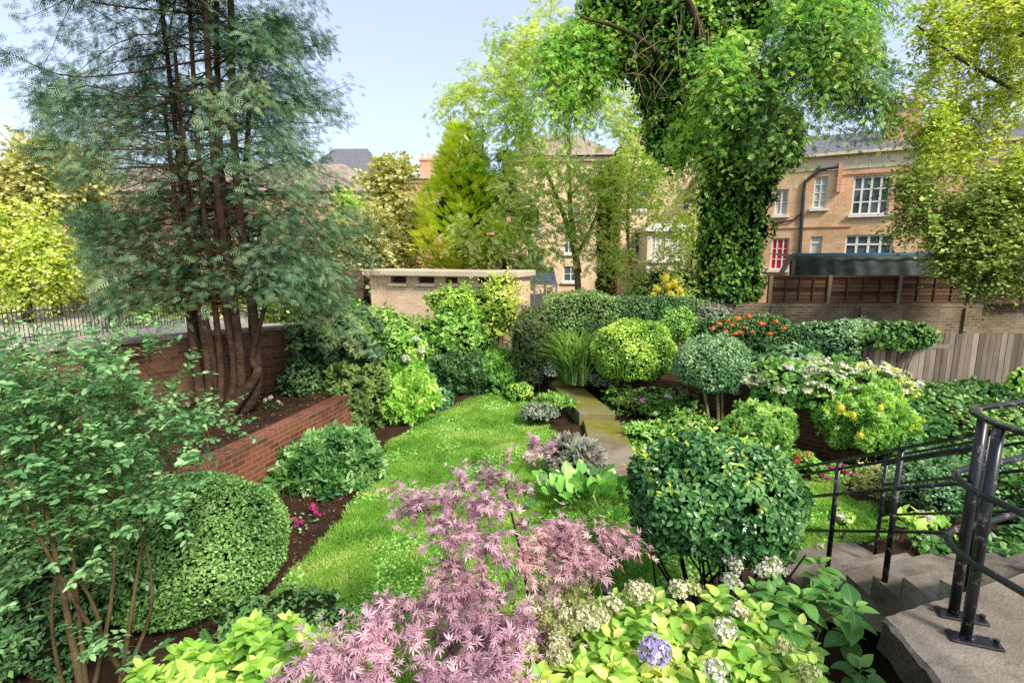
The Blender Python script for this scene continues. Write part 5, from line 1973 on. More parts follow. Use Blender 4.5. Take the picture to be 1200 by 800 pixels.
mb = MB()
hyd_leaves(mb, tips, g)
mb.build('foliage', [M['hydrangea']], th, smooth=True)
hd = [(767, 762, 'mauve', 1.0, 2.35), (848, 738, 'white', .85, 2.5), (838, 784, 'pinkwhite', .8, 2.25)]
flowers(th, 'flower_head', 'mauve', [gz(767, 762, 1.16)], 221, .95, 'mauve mophead', .1)
flowers(th, 'flower_head', 'white', [gz(848, 738, 1.15), gz(838, 785, 1.17)], 222, .85, 'round white head', .2)
flowers(th, 'flower_head', 'white', [gz(853, 650, .98), gz(862, 662, .96), gz(858, 682, .94), gz(904, 662, .97), gz(913, 668, .95), gz(898, 670, .95)], 226, .95, 'open white head')
flowers(th, 'flower_head', 'cream', [gz(px, py, 1.13) for px, py in [(628, 690), (622, 715), (643, 698), (663, 693), (660, 720), (693, 728), (683, 722), (718, 708), (748, 692), (757, 695), (797, 690), (744, 690), (616, 740), (620, 756), (704, 722), (866, 716), (657, 770), (655, 755)]], 223, .92)
flowers(th, 'flower_head', 'green', [gz(px, py, 1.13) for px, py in [(672, 735), (670, 700), (697, 715), (740, 694), (812, 690), (655, 740), (918, 758), (948, 790), (680, 690), (640, 725)]], 224, .9)

# -- taller hydrangea shoots by the landing
th = thing('hydrangea_shrub', 'tall green hydrangea shoots with pale buds beside the corner of the landing', 'shrub', (1.75, 3.0, 0))
g = RNG(230)
tips = np.array([gz(975, 690, .95), gz(1000, 712, .98), gz(960, 662, .9), gz(940, 700, .95), gz(925, 735, 1.0), gz(905, 700, .95), gz(885, 690, .92), gz(915, 690, .9), gz(1010, 785, .8)])
mb = MB()
for e in tips:
    b0 = np.array([1.6, 2.95, 0]) + g.normal(size=3) * [.2, .12, 0]
    tube(mb, spline([b0, (b0 + e) / 2 + g.normal(size=3) * .05, e], 3), np.linspace(.008, .004, 7), 5, caps=False)
mb.build('stem', [M['twig_green']], th, smooth=True)
mb = MB()
hyd_leaves(mb, tips, g, 1.25, .55)
mb.build('foliage', [M['hydrangea_green']], th, smooth=True)
flowers(th, 'flower_head', 'green', [gz(912, 755, .98), gz(918, 762, .93)], 231, .8)
flowers(th, 'flower_head', 'cream', [gz(960, 640, 1.0), gz(946, 786, 1.0)], 232, .6)

# -- purple japanese maple
th = thing('japanese_maple', 'purple leaved japanese maple spreading in tiers over the lawn edge', 'maple tree', (.12, 2.95, 0))
g = RNG(240)


def tier(n, x0, x1, y0, y1, zf, cond):
    out = []
    while len(out) < n:
        px, py = g.uniform(x0, x1), g.uniform(y0, y1)
        if cond(px, py):
            out.append(gz(px, py, zf(px, py) + g.normal() * .05))
    return np.array(out)


def band(px, py, pts, w):
    best = 9e9
    for (x0, y0, w0), (x1, y1, w1) in zip(pts[:-1], pts[1:]):
        dx, dy = x1 - x0, y1 - y0
        t = max(0, min(1, ((px - x0) * dx + (py - y0) * dy) / (dx * dx + dy * dy)))
        d = math.hypot(px - x0 - t * dx, py - y0 - t * dy) / (w0 + (w1 - w0) * t)
        best = min(best, d)
    return best < w


low = tier(84, 330, 620, 640, 830, lambda a, b: 1.36, lambda a, b: band(a, b, [(430, 800, 70), (500, 725, 48), (540, 680, 28)], 1.0) or band(a, b, [(345, 795, 22), (460, 750, 40), (600, 760, 60), (590, 800, 40)], 1) and b > 715)
up1 = tier(40, 460, 665, 498, 640, lambda a, b: 1.62, lambda a, b: band(a, b, [(650, 514, 6), (600, 548, 16), (545, 574, 18), (490, 590, 12)], 1.0) or band(a, b, [(600, 550, 24), (560, 620, 24), (540, 650, 26)], 1))
mid = tier(28, 500, 680, 590, 700, lambda a, b: 1.45, lambda a, b: band(a, b, [(520, 690, 22), (590, 650, 26), (660, 625, 18)], 1.0))
rgt = tier(34, 600, 780, 585, 710, lambda a, b: 1.42, lambda a, b: band(a, b, [(620, 650, 18), (680, 635, 22), (735, 632, 8), (750, 633, 4)], 1.0) or band(a, b, [(650, 640, 20), (690, 672, 18)], 1))
up2 = tier(14, 470, 560, 540, 640, lambda a, b: 1.6, lambda a, b: band(a, b, [(475, 575, 16), (510, 605, 12), (540, 620, 12)], 1.0))
dk = tier(26, 520, 690, 690, 800, lambda a, b: 1.0, lambda a, b: band(a, b, [(560, 745, 50), (620, 720, 30), (650, 740, 20)], 1.0))
wood = MB()
b0 = np.array([.12, 2.95, -.02])
trunks = [(spline([b0, b0 + [-.03, -.03, .5], b0 + [-.08, -.12, .95], b0 + [-.3, -.45, 1.22]], 6), np.linspace(.03, .015, 19)),
          (spline([b0 + [.02, 0, .4], b0 + [-.02, .25, 1.0], gz(592, 570, 1.5)], 6), np.linspace(.018, .007, 13)),
          (spline([b0 + [.0, 0, .6], b0 + [.15, .1, 1.1], gz(690, 640, 1.34)], 6), np.linspace(.016, .006, 13))]
allp = np.concatenate([low, up1, mid, rgt, up2])
skeleton(wood, trunks, allp[::2] - [0, 0, .04], 241, .0025, .006, 5, .5, .05)
leaf = MB()
allc = np.concatenate([low, up1, mid, rgt, up2, dk])
pk = np.concatenate([np.full(len(q), w) for q, w in ((low, .12), (up1, .35), (mid, .55), (rgt, .85), (up2, .7), (dk, .1))])
rp = g.random(len(allc)) * .7 + .3 * (.5 + .5 * noise(allc * 3)) < pk
for P, col, sd in ((allc[~rp], 0, 1), (allc[rp], 1, 2)):
    O = nrm((P - b0) * [1, 1, .15] + g.normal(size=P.shape) * .3)
    for tt in (MAP, MAP2):
        sprays(leaf, P, O, 250 + sd + (9 if tt is MAP2 else 0), tw=3, tl=.14, lv=4, L=.048, t=tt, droop=.25, flat=.72, ow=.9, rnd=.7, up=-.05, twm=wood, twr=.0016, side=.7, lj=.35, mat=col, tvar=.65)
wood.build('branch', [M['twig_dark']], th, smooth=True)
leaf.build('foliage', [M['acer'], M['acer_pink']], th)

# -- tall leafy shrub at the left edge
th = thing('hazel_shrub', 'tall open shrub with oval leaves on brown forked stems at the left edge', 'shrub', (-2.55, 2.75, 0))
g = RNG(260)
b0 = np.array([-2.55, 2.78, -.02])
wood = MB()
ends = [at(45, 610, 2.9), at(110, 560, 3.0), at(165, 600, 3.2), at(30, 480, 2.9), at(125, 470, 3.1), at(70, 440, 3.0), at(10, 560, 2.7), at(180, 540, 3.3)]
trunks = []
for k, e in enumerate(ends):
    m1 = b0 + g.normal(size=3) * [.12, .08, 0] + [0, 0, .35]
    m2 = m1 + (e - m1) * .5 + g.normal(size=3) * .08
    trunks.append((spline([b0 + g.normal(size=3) * [.05, .05, 0], m1, m2, e], 6), np.linspace(.034, .007, 19) * g.uniform(.5, 1.15)))
cl = []
while len(cl) < 400:
    px, py = g.uniform(-60, 285), g.uniform(400, 690)
    topl = 430 + max(0, px - 60) * .28 - 25 * math.sin(px * .06)
    if py < topl + 8 * g.normal() or px > 160 + 70 * g.random() and abs(py - 500) > 22 or px > 235 or (py > 600 and px > 140) or py > 630 and g.random() < .6:
        continue
    cl.append(at(px, py, g.uniform(2.75, 3.9)))
for px, py, Y in [(66, 415, 3.2), (60, 400, 3.2), (64, 430, 3.1), (180, 400, 3.4), (175, 420, 3.4), (172, 385, 3.4), (100, 420, 3.3), (262, 505, 3.5), (240, 500, 3.5), (225, 512, 3.4), (250, 488, 3.6), (205, 470, 3.5), (216, 440, 3.5), (15, 640, 2.6), (5, 600, 2.6), (8, 720, 2.5), (20, 760, 2.4), (110, 760, 2.6), (90, 775, 2.5), (170, 770, 2.7)]:
    cl.append(at(px, py, Y))
cl = np.array(cl)
skeleton(wood, trunks, cl, 261, .0025, .006, 5, .5, .04)
leaf = MB()
O = nrm((cl - b0) * [1, 1, .4] + g.normal(size=cl.shape) * .25)
sprays(leaf, cl, O, 262, tw=4, tl=.23, lv=11, L=.052, t=t_hex(.3, .07, .18), droop=.2, flat=.7, ow=.9, rnd=.55, up=.05, twm=wood, twr=.0018, side=.85, tvar=.6)
wood.build('stem', [M['bark_olive']], th, smooth=True)
leaf.build('foliage', [M['hazel']], th)

shrub('dark_shrub', 'deep green shrub filling the corner behind the stems of the leafy left shrub', 'shrub', (np.array([-3.75, 3.55, .55]), np.array([.5, .35, .6])), .06, OV, 'dark', 276, 2.4, .3, 3, 2, 5, .012, sprig=50)
th = thing('fern_plant', 'dark fern in the shade at the foot of the leafy left shrub', 'fern', (-2.35, 3.25, 0))
mb = MB()
n = 26
b0 = np.array([-2.3, 3.3, .02])
D = nrm(RNG(270).normal(size=(n, 3)) * [1, 1, 0] + [0, 0, .75])
put(mb, b0 + RNG(271).normal(size=(n, 3)) * [.08, .08, 0], D, np.array([0, 0, 1.0]) + D * 0, RNG(272).uniform(.4, .65, n), FERN, RNG(273).random(n), wid=1.0)
mb.build('foliage', [M['fern']], th)
shrub('low_shrub', 'dark low leafy plant in the shade under the clipped dome', 'plant', (np.array([-1.9, 3.9, .12]), np.array([.5, .35, .22])), .06, OV, 'dark', 274, 2.0, .3, 3, 2, 4, .006, zmin=-.1)

th = thing('garden_light', 'small black solar garden light half hidden in the hydrangea', 'garden light', gz(712, 690, .0))
q = np.array(at(712, 690, 3.25))
q0 = np.array([q[0], q[1], 0])
th.location = q0
mb = MB()
tube(mb, [q0, [q[0], q[1], q[2] - .05]], .012, 8)
mb.build('stake', [M['pipe']], th)
mb = MB()
tube(mb, [q - [0, 0, .06], q - [0, 0, .02], q, q + [0, 0, .012]], [.028, .034, .04, .015], 14)
mb.build('lamp_head', [M['pipe']], th, smooth=False)

# ================================================================= cypress
th = thing('cypress_tree', 'tall many stemmed blue green cypress on the raised brick bed', 'cypress tree', (-4.75, 7.95, .7))
g = RNG(300)
b0 = np.array([-4.75, 7.95, .62])
tops = [(205, 60, 8.1), (252, 90, 7.9), (318, 330, 8.0), (192, 120, 8.4), (215, 150, 8.0), (225, -60, 8.2), (245, -60, 7.7), (262, -60, 8.5), (280, -60, 8.0), (296, 40, 8.5), (205, 250, 8.6), (310, 230, 8.3), (180, -60, 8.8)]
wood = MB()
TR = []
for k, (px, py, Y) in enumerate(tops):
    e = at(px, py, Y)
    if py < 0:
        e = e + [0, 0, 1.5]
    a = b0 + np.array([(px - 262) * .0022 + g.normal() * .05, g.normal() * .12, -.1])
    m1 = a + np.array([(e[0] - a[0]) * .55 + .12, (e[1] - a[1]) * .3, .85])
    m2 = a + np.array([(e[0] - a[0]) * .62, (e[1] - a[1]) * .6, (e[2] - a[2]) * .5])
    P = spline([a, m1, m2, e], 10)
    R = np.linspace(.105, .03, len(P)) * g.uniform(.65, 1.05)
    R[:3] *= 1.25
    TR.append((P, R))
for P, R in TR:
    tube(wood, P, R, 9)
wood.build('trunk', [M['bark_red']], th, smooth=True)
wood, leaf = MB(), MB()


def crown_x(z):
    zz = [1.6, 2.2, 3.0, 4.0, 5.0, 6.0, 7.5, 9.5, 10.6]
    lo = np.interp(z, zz, [-6.0, -7.0, -7.0, -6.9, -7.5, -8.3, -8.3, -7.0, -5.5])
    hi = np.interp(z, zz, [-2.9, -2.7, -2.45, -2.35, -2.4, -2.65, -2.8, -3.4, -4.4])
    return lo, hi


CY1, CY2 = t_frond(5, .022, 36, .42, .5), t_frond(4, .026, 48, .5, .1)
nb = 0
while nb < 540:
    P, R = TR[g.integers(len(TR))]
    k = g.integers(8, len(P))
    a = P[k]
    if a[2] < 2.5 or (a[2] < 5.2 and g.random() < .3):
        continue
    z = a[2]
    lo, hi = crown_x(z)
    az = g.uniform(0, 2 * np.pi)
    if math.sin(az) < -.45 and 3.4 < z < 6.2 and g.random() < .6:
        continue
    dx, dy = math.cos(az), math.sin(az)
    lim = (hi - a[0]) / dx if dx > .15 else ((lo - a[0]) / dx if dx < -.15 else 9)
    lim = min(lim, 2.3 / max(.2, abs(dy)) * (.75 if dy > 0 else .75))
    ln = min(lim, 4.0) * g.uniform(.55, 1.0)
    if ln < .3:
        continue
    rise = g.uniform(-.05, .22)
    e = a + np.array([dx * ln, dy * ln, rise * ln - .07 * ln * ln])
    e[1] = max(e[1], 5.5)
    e[2] = max(e[2], 2.25)
    m = (a + e) / 2 + [0, 0, .08 * ln] + g.normal(size=3) * .09 * ln
    e[2] += g.normal() * .12 * ln
    e[2] = max(e[2], 2.2)
    kx = np.interp(e[2], [2.2, 2.8, 4.1, 5.3, 6.0, 7.2, 9], [.76, .8, .83, .88, .98, 1.04, .95])
    e[0] = max(e[0], -kx * e[1])
    B = spline([a, m, e], 5)
    tube(wood, B, np.linspace(.004 + .004 * ln, .003, len(B)), 4, caps=False)
    nf = int((44 + 60 * ln) * (1.15 if z > 5.2 else .9))
    s = g.uniform(.22, 1.02, nf)
    q = np.stack([np.interp(s, np.linspace(0, 1, len(B)), B[:, i]) for i in range(3)], -1)
    dr = nrm(e - a)
    sd = nrm(np.cross(dr, [0, 0, 1.0]))
    sg = np.where(g.random(nf) < .5, 1, -1)
    D = nrm(dr * .7 + sd * (sg * g.uniform(.2, 1.1, nf))[:, None] + g.normal(size=(nf, 3)) * .2 + np.array([0, 0, -.3]))
    q = q + sd * (sg * g.uniform(0, .16, nf) * (1.2 - s))[:, None] + g.normal(size=(nf, 3)) * [.08, .08, .11]
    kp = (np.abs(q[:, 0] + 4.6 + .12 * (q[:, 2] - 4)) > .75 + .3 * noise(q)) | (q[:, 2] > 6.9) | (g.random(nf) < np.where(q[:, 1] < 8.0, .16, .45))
    q, D = q[kp], D[kp]
    nf = len(q)
    if nf == 0:
        continue
    cl = g.random()
    put(leaf, q, D, np.array([0, 0, .6]) + g.normal(size=(nf, 3)) * .8, g.uniform(.10, .2, nf), CY1 if g.random() < .5 else CY2, np.clip((.4 * cl + .6 * g.random(nf)) * np.clip(.35 + 1.1 * np.abs(q[:, 0] - a[0]) / max(ln, .5) + .3 * (a[1] - q[:, 1] > .4), .3, 1), 0, 1), wid=1.0)  # fronds near the trunk tinted darker, crown shade put into the colour
    nb += 1
# bare whippy stems and dead twigs at the foot
for k in range(16):
    a = b0 + np.array([g.normal() * .45, g.normal() * .2, .1])
    e = a + np.array([g.normal() * .9 - .5, g.normal() * .4, g.uniform(.7, 1.7)])
    tube(wood, spline([a, (a + e) / 2 + g.normal(size=3) * .12, e], 4), np.linspace(.009, .003, 9), 4, caps=False)
wood.build('branch', [M['twig']], th, smooth=True)
leaf.build('foliage', [M['cypress']], th)

# small things on the raised bed
th = thing('bedding_plant', 'tiny white flowered plant on the soil of the raised bed', 'flower', (*gz(318, 470, .75)[:2], .72))
q = gz(318, 474, .78)
mb = MB()
put(mb, q + RNG(4).normal(size=(30, 3)) * [.1, .08, .02], RNG(5).normal(size=(30, 3)) + [0, 0, .6], np.array([0, 0, 1.0]) + RNG(6).normal(size=(30, 3)) * .5, .06, OV, RNG(7).random(30))
mb.build('foliage', [M['fern']], th)
flowers(th, 'flower', 'white', q + np.array([[0, 0, .12], [-.1, .02, .08], [.12, 0, .05]]), 8, .5)
shrub('dark_shrub', 'small dark shrub in the corner of the raised bed beyond the cypress', 'shrub', ell(352, 448, 9.4, 22, 24), .08, OV, 'dark', 275, 2.6, .2, 3, 2, 5, .012)


# ================================================================= trees beyond
def tree(name, label, cat, base, trunks, ells, ncl, L, t, mat, seed, tw=5, tl=.5, lv=8, droop=.3, flat=.4, bark='bark', group=None, gap=.0, gf=.6, up=.1, ow=.7, rnd=.7, twr=.004, kr=.011, mats=None, shell=.45, skel=1, side=.8, tvar=.5, zmin=-1, rmax=.12):
    b = np.array(base, float)
    th = thing(name, label, cat, b, group)
    g = RNG(seed)
    tot = sum(w for *_, w in ells)
    C, O, MI = [], [], []
    for k, (c, r, mi, w) in enumerate(ells):
        p, d = ell_pts(g, c, r, max(3, int(ncl * w / tot)), shell, gap, gf, zmin)
        C.append(p)
        O.append(d)
        MI.append(np.full(len(p), mi))
    C, O, MI = np.concatenate(C), np.concatenate(O), np.concatenate(MI)
    wood = MB()
    skeleton(wood, trunks, C[::skel], seed + 1, .006, kr, 5, .5, .06, rmax=rmax)
    leaf = MB()
    for mi in sorted(set(MI)):
        k = MI == mi
        sprays(leaf, C[k], O[k], seed + 2 + int(mi), tw=tw, tl=tl, lv=lv, L=L, t=t, droop=droop, flat=flat, ow=ow, rnd=rnd, up=up, twm=wood, twr=twr, side=side, mat=int(mi), tvar=tvar)
    leaf.build('crown', [M[x] for x in (mats or [mat])], th)
    wood.build('trunk', [M[bark]], th, smooth=True)
    return th


def E3(px, py, Y, rx, rz, ry, mi=0, w=1.0):
    c, r = ell(px, py, Y, rx, rz, ry)
    return (c, r, mi, w)


# ivy clad ash
B = np.array([*at(852, 345, 14.3)[:2], 1.0])
trunk = spline([B, at(853, 250, 14.2), at(860, 150, 13.8), at(850, 60, 13.2), at(835, -40, 12.6)], 8)
limbs = [(trunk, np.linspace(.36, .14, len(trunk))), (spline([at(858, 170, 13.9), at(800, 90, 12.6), at(740, 40, 11.8), at(680, 20, 11.5)], 7), np.linspace(.11, .02, 22)),
         (spline([at(855, 130, 13.7), at(920, 70, 12.6), at(1000, 60, 12), at(1040, 80, 11.8)], 7), np.linspace(.15, .04, 22)),
         (spline([at(852, 100, 13.4), at(830, 60, 12.4), at(790, -40, 11.6)], 7), np.linspace(.14, .06, 15))]
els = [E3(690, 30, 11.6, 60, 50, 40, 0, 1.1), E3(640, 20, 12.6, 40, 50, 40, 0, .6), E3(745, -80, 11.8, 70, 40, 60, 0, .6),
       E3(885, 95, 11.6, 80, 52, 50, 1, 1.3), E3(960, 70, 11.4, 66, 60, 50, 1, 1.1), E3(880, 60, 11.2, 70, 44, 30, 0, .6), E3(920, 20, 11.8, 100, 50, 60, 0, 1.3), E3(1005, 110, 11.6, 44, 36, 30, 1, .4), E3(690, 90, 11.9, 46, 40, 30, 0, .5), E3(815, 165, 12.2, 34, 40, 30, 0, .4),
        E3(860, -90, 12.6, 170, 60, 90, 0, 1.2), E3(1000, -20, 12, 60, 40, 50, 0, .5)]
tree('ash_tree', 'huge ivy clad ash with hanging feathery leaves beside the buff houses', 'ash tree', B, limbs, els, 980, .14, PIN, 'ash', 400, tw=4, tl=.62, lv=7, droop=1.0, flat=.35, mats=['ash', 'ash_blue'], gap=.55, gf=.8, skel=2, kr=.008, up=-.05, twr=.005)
# hanging bare twigs below the crown
wood = MB()
g = RNG(405)
for k in range(30):
    a = at(g.uniform(735, 835), g.uniform(-5, 100), g.uniform(11.2, 12.0))
    e = a + np.array([g.normal() * .35, g.normal() * .2, -g.uniform(.3, 1.1)])
    tube(wood, spline([a, (a + e) / 2 + g.normal(size=3) * .18, e], 4), np.linspace(.010, .004, 9), 4, caps=False)
par = [o for o in COL.objects if o.name == 'ash_tree'][0]
wood.build('dead_twigs', [M['bark_pale']], par, smooth=True)
iv = MB()
for px, py, rx, rz, Y, sd in [(852, 330, 38, 34, 14.0, 1), (855, 285, 38, 50, 13.95, 2), (862, 230, 40, 50, 13.8, 3), (875, 178, 50, 44, 13.6, 4), (850, 120, 60, 50, 13.4, 5), (800, 60, 60, 60, 13.0, 6), (735, 30, 55, 60, 12.9, 7), (905, 160, 34, 34, 13.4, 8), (790, 130, 40, 60, 13.2, 9), (838, 20, 60, 50, 13.2, 10)]:  # upper masses also stand in for the shadowed hollow of the crown
    c, r = ell(px, py, Y, rx, rz, rx * .8)
    mound(iv, c, r, .105, OVW, 410 + sd, 3.0, .22, 4.5, 2, -1, True, up=.2, dirout=.2, tvar=.7, depth=.14)
iv.build('ivy', [M['ivy_tree'], M['core_dark']], par)

# right hand sycamore
B = np.array([*at(1235, 330, 12.6)[:2], 1.0])
trunks = [(spline([B, at(1228, 200, 12.5), at(1205, 80, 12.3), at(1180, -80, 12)], 7), np.linspace(.13, .05, 22)),
          (spline([at(1228, 230, 12.5), at(1130, 250, 11.5), at(1075, 265, 11.2)], 6), np.linspace(.07, .02, 13)),
          (spline([at(1212, 120, 12.3), at(1110, 60, 11.5), at(1075, 30, 11.4)], 6), np.linspace(.045, .015, 13))]
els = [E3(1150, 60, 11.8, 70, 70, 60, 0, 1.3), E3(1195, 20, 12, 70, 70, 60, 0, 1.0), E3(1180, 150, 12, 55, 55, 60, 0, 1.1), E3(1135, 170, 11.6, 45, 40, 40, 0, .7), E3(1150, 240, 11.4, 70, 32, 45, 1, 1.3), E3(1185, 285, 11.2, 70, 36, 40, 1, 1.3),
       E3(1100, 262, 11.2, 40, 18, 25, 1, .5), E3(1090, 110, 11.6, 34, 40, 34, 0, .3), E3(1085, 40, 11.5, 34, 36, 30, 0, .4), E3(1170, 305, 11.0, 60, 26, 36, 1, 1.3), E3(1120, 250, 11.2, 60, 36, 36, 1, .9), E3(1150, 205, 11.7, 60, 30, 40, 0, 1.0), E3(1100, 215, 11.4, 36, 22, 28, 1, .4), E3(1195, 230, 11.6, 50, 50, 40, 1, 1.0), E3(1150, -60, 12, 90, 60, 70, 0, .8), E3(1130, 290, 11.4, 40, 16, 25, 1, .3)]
tree('maple_tree', 'sunny yellow green maple with dark lower boughs at the right edge', 'maple tree', B, trunks, els, 1300, .085, OVW, 'gold', 420, tw=5, tl=.5, lv=9, droop=.3, flat=.65, mats=['gold', 'olive'], gap=.3, gf=1.0, skel=3, kr=.008)  # yellow sunlit look of the upper crown put into its leaf colour

# thin trees before the buff houses
B = np.array([*at(680, 345, 17.5)[:2], 1.1])
trunks = [(spline([B, at(672, 290, 17.5), at(640, 200, 17.2), at(600, 110, 17)], 7), np.linspace(.13, .03, 22)),
          (spline([at(678, 320, 17.5), at(668, 240, 17.3), at(665, 130, 17), at(650, 50, 17)], 7), np.linspace(.11, .03, 22)),
          (spline([at(676, 300, 17.5), at(700, 250, 17), at(715, 190, 16.8)], 6), np.linspace(.07, .02, 13))]
els = [E3(625, 100, 17, 60, 60, 60, 0, 1.3), E3(570, 125, 17, 46, 40, 40, 0, .7), E3(660, 140, 16.8, 60, 60, 50, 0, 1.2), E3(640, 60, 17, 60, 50, 50, 0, 1.0), E3(610, 220, 17, 50, 34, 40, 1, .7), E3(690, 230, 16.6, 50, 40, 40, 1, .7), E3(590, 270, 17, 50, 28, 36, 1, .7), E3(690, 290, 16.6, 34, 22, 30, 1, .35), E3(540, 115, 17, 22, 14, 20, 0, .2), E3(640, 280, 16.8, 50, 40, 40, 1, .7), E3(700, 180, 16.8, 44, 50, 40, 0, .7)]
tree('ash_tree', 'slender open crowned tree in front of the tall buff house', 'ash tree', B, trunks, els, 440, .2, PIN, 'ash_thin', 430, tw=4, tl=.75, lv=6, droop=.45, flat=.65, mats=['ash_thin', 'ash_thin'], gap=.45, gf=.7, skel=2, kr=.007, bark='bark_pale')
B = np.array([*at(748, 345, 18.5)[:2], 1.1])
trunks = [(spline([B, at(735, 260, 18.4), at(745, 180, 18.2), at(760, 120, 18)], 6), np.linspace(.08, .02, 19))]
els = [E3(755, 200, 18, 50, 40, 40, 0, 1), E3(735, 260, 18, 30, 30, 26, 0, .5), E3(790, 240, 18, 40, 36, 30, 0, .7), E3(745, 140, 18, 40, 36, 36, 0, .8), E3(805, 290, 18, 26, 30, 26, 0, .5), E3(745, 305, 18, 24, 24, 20, 0, .3), E3(800, 190, 18, 34, 34, 30, 0, .6)]
tree('birch_tree', 'light leaved tree veiling the bay fronted house', 'birch tree', B, trunks, els, 250, .16, OV, 'ash_thin', 435, tw=4, tl=.7, lv=7, droop=.45, flat=.6, gap=.3, gf=.9, skel=1, bark='bark_pale')
# ivy wrapped trunk
th = thing('ivy_clad_tree', 'tall ivy wrapped trunk standing between the two buff houses', 'tree', (*at(707, 340, 18)[:2], 1.1))
mb = MB()
a, b = at(707, 345, 18), at(709, 200, 18)
tube(mb, [a, (a + b) / 2, b], [.2, .17, .12], 9)
mb.build('trunk', [M['bark']], th, smooth=True)
mb = MB()
for k in range(7):
    c = a + (b - a) * (k + .5) / 7
    mound(mb, c, (.26, .26, .45), .11, OVW, 440 + k, 2.2, .25, 4, 2, -1, True)
mb.build('ivy', [M['olive'], M['core']], th)

# golden conifer and its darker neighbours
c, r = ell(540, 236, 19.5, 58, 80, 52)
th = thing('golden_conifer', 'bright golden conifer rising behind the outbuilding', 'conifer', (c[0], c[1], 1.1))
g = RNG(450)
mb, wood = MB(), MB()
tube(wood, [[c[0], c[1], 1.1], [c[0], c[1], c[2] + r[2] * .9]], [.16, .03], 8)
n = 3000
h = g.random(n) ** 1.25
zz = c[2] - r[2] + h * 2 * r[2]
az = g.uniform(0, 6.28, n)
rr = r[0] * np.clip((1 - h) * 1.15 + .06, 0, .95) * np.where(h < .15, h / .15 * .5 + .5, 1) * (1 + .32 * noise(np.stack([np.cos(az) * 2.6, np.sin(az) * 2.6, h * 14], -1)))
k = g.uniform(.6, 1.0, n)
P = np.stack([c[0] + np.cos(az) * rr * k, c[1] + np.sin(az) * rr * k, zz], -1)
D = nrm(np.stack([np.cos(az), np.sin(az), .55 + 0 * az], -1) + g.normal(size=(n, 3)) * .25)
N = nrm(np.stack([np.cos(az) * -.5, np.sin(az) * -.5, 1 + 0 * az], -1) + g.normal(size=(n, 3)) * .3)
put(mb, P, D, N, g.uniform(.3, .68, n), FRU, np.clip(.12 + .55 * k * g.random(n) + .2 * np.cos(az - 4.2), 0, 1), wid=1.1)  # one side and the tips tinted lighter, painted light and inner shade
cc = MB()
core(mb, c - [0, 0, r[2] * .25], r * [.55, .55, .7], .2, 4, 2, 3, 1)
mb.build('crown', [M['gold_conifer'], M['core_lit']], th)
wood.build('trunk', [M['bark']], th)
for k, (px, py, Y, rx, rz, mt, lab) in enumerate([(590, 255, 20.5, 50, 75, 'conifer', 'dark larch like conifer immediately right of the golden conifer'), (566, 200, 20.8, 22, 50, 'conifer', 'narrow dark conifer top behind the golden conifer')]):
    c, r = ell(px, py, Y, rx, rz, rx * .7)
    th = thing('dark_conifer', lab, 'conifer', (c[0], c[1], 1.1))
    g = RNG(460 + k)
    mb, wood = MB(), MB()
    tube(wood, [[c[0], c[1], 1.1], [c[0], c[1], c[2] + r[2]]], [.18, .02], 8)
    for q in range(70 if k == 0 else 34):
        h = g.random()
        az = g.uniform(0, 6.28)
        ln = r[0] * (1.1 - h) * g.uniform(.6, 1.1)
        a = np.array([c[0], c[1], c[2] - r[2] + 2 * r[2] * h])
        e = a + np.array([math.cos(az) * ln, math.sin(az) * ln, -.12 * ln])
        tube(wood, [a, (a + e) / 2 + [0, 0, .05], e], [.03, .02, .008], 4, caps=False)
        nf = int(6 + 8 * ln)
        s = g.uniform(.2, 1, nf)[:, None]
        put(mb, a + (e - a) * s + g.normal(size=(nf, 3)) * .08, nrm(nrm(e - a) + g.normal(size=(nf, 3)) * .45), np.array([0, 0, 1.0]) + g.normal(size=(nf, 3)) * .3, g.uniform(.35, .7, nf), FR, np.clip(.4 * g.random() + .6 * g.random(nf), 0, 1))
    mb.build('crown', [M[mt]], th)
    wood.build('trunk', [M['bark']], th)

for k, (px, py, Y, rx, rz, mt, lab, L, n) in enumerate([
        (462, 235, 22, 32, 50, 'sun_olive', 'yellowing rounded tree behind the outbuilding to the left of the golden conifer', .2, 190),
        (450, 285, 20, 52, 34, 'sun_olive', 'wide pale sunlit shrub tree showing above the outbuilding roof', .17, 220),
        (425, 250, 24, 30, 36, 'ash_thin', 'soft green tree between the cypress and the yellowing tree', .2, 110),
        (45, 215, 18, 62, 48, 'sun_olive', 'broad pale yellow tree at the left edge behind the leafy shrub', .17, 300),
        (20, 300, 16, 55, 55, 'gold', 'bright lime tree at the left edge below the pale yellow one', .13, 260),
        (110, 315, 20, 46, 40, 'sun_olive', 'low sunlit bush beyond the street railings, left of the cypress trunks', .15, 150),
        (330, 330, 17, 40, 36, 'olive', 'leafy bush seen between the cypress trunks and the outbuilding', .14, 130),
        (225, 345, 19, 60, 24, 'gold', 'sunlit hedge like bush seen through the cypress trunks', .14, 140)]):
    c, r = ell(px, py, Y, rx, rz, rx * .8)
    b = np.array([c[0], c[1], 1.1])
    tr_ = [(spline([b, b + [.1, 0, max(.4, (c[2] - 1.1) * .6)], c], 5), np.linspace(.16, .05, 11))]
    tree('garden_tree', lab, 'tree', b, tr_, [(c, r, 0, 1.0)], n, L, OVW, mt, 470 + k * 7, tw=5, tl=.7, lv=8, droop=.3, flat=.4, gap=.15, gf=.9, skel=3, shell=.5, kr=.007)
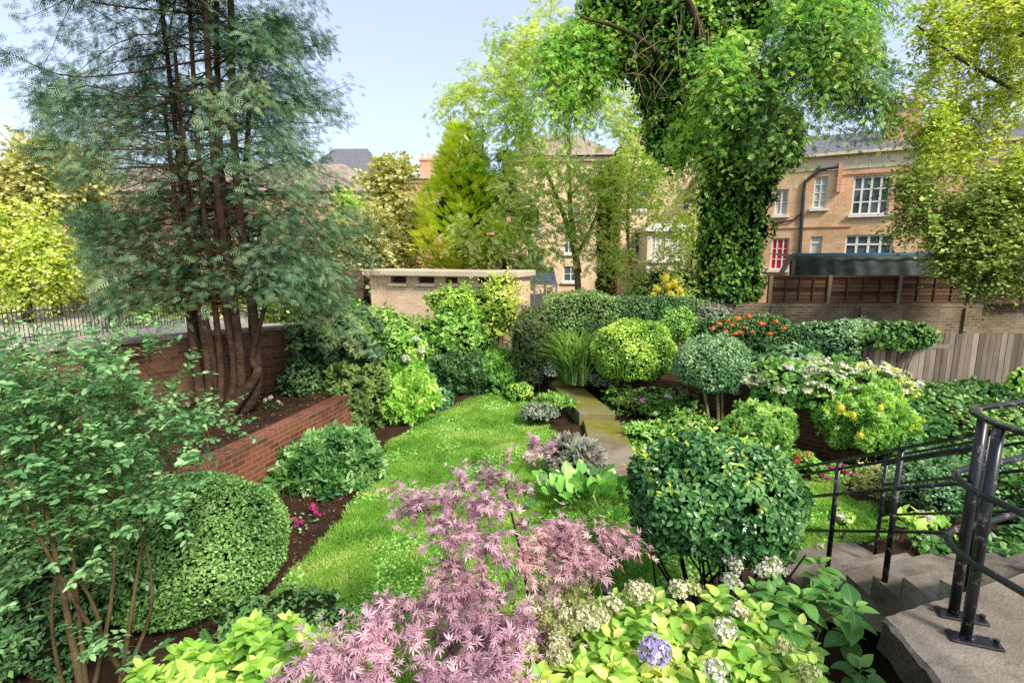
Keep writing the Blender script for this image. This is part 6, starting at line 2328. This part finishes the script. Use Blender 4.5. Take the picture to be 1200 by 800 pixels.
# ------------------------------------------------------------------ camera, sky, sun
cam = bpy.data.cameras.new('camera')
co = bpy.data.objects.new('camera', cam)
COL.objects.link(co)
co.location = (0, 0, H)
co.rotation_euler = (math.pi / 2 - TH, 0, 0)
cam.sensor_width = 36
cam.lens = 18
cam.clip_start = .05
cam.clip_end = 2000
SC.camera = co

SUN_EL, SUN_DIR = math.radians(44), np.array([.55, -.74])
wd = bpy.data.worlds.new('World')
SC.world = wd
wd.use_nodes = True
nt = wd.node_tree
nt.nodes.clear()
sky = nt.nodes.new('ShaderNodeTexSky')
sky.sky_type = 'NISHITA'
sky.sun_disc = False
sky.sun_elevation = SUN_EL
sky.sun_rotation = math.atan2(SUN_DIR[0], SUN_DIR[1])
sky.air_density = 1.0
sky.dust_density = 1.5
sky.ozone_density = 1.0
bg = nt.nodes.new('ShaderNodeBackground')
bg.inputs[1].default_value = .15
wo = nt.nodes.new('ShaderNodeOutputWorld')
hz_ = nt.nodes.new('ShaderNodeMix')          # thin bright haze over the blue
hz_.data_type = 'RGBA'
hz_.blend_type = 'ADD'
hz_.inputs[0].default_value = 1
hz_.inputs[7].default_value = (3.05, 3.2, 3.5, 1)
nt.links.new(sky.outputs[0], hz_.inputs[6])
nt.links.new(hz_.outputs[2], bg.inputs[0])
nt.links.new(bg.outputs[0], wo.inputs[0])
sd = bpy.data.lights.new('sun', 'SUN')
sd.energy = 5.0
sd.angle = math.radians(12)
sd.color = (1, .93, .82)
so = bpy.data.objects.new('sun', sd)
COL.objects.link(so)
u = SUN_DIR / np.linalg.norm(SUN_DIR)
from mathutils import Vector
so.rotation_euler = Vector((u[0] * math.cos(SUN_EL), u[1] * math.cos(SUN_EL), math.sin(SUN_EL))).to_track_quat('Z', 'Y').to_euler()

SC.view_settings.view_transform = 'Standard'
SC.view_settings.look = 'None'
SC.view_settings.exposure = 0
SC.render.engine = 'CYCLES'
cy = SC.cycles
cy.max_bounces = 7
cy.diffuse_bounces = 4
cy.glossy_bounces = 2
cy.transmission_bounces = 4
cy.transparent_max_bounces = 4
cy.sample_clamp_indirect = 6
cy.use_denoising = False
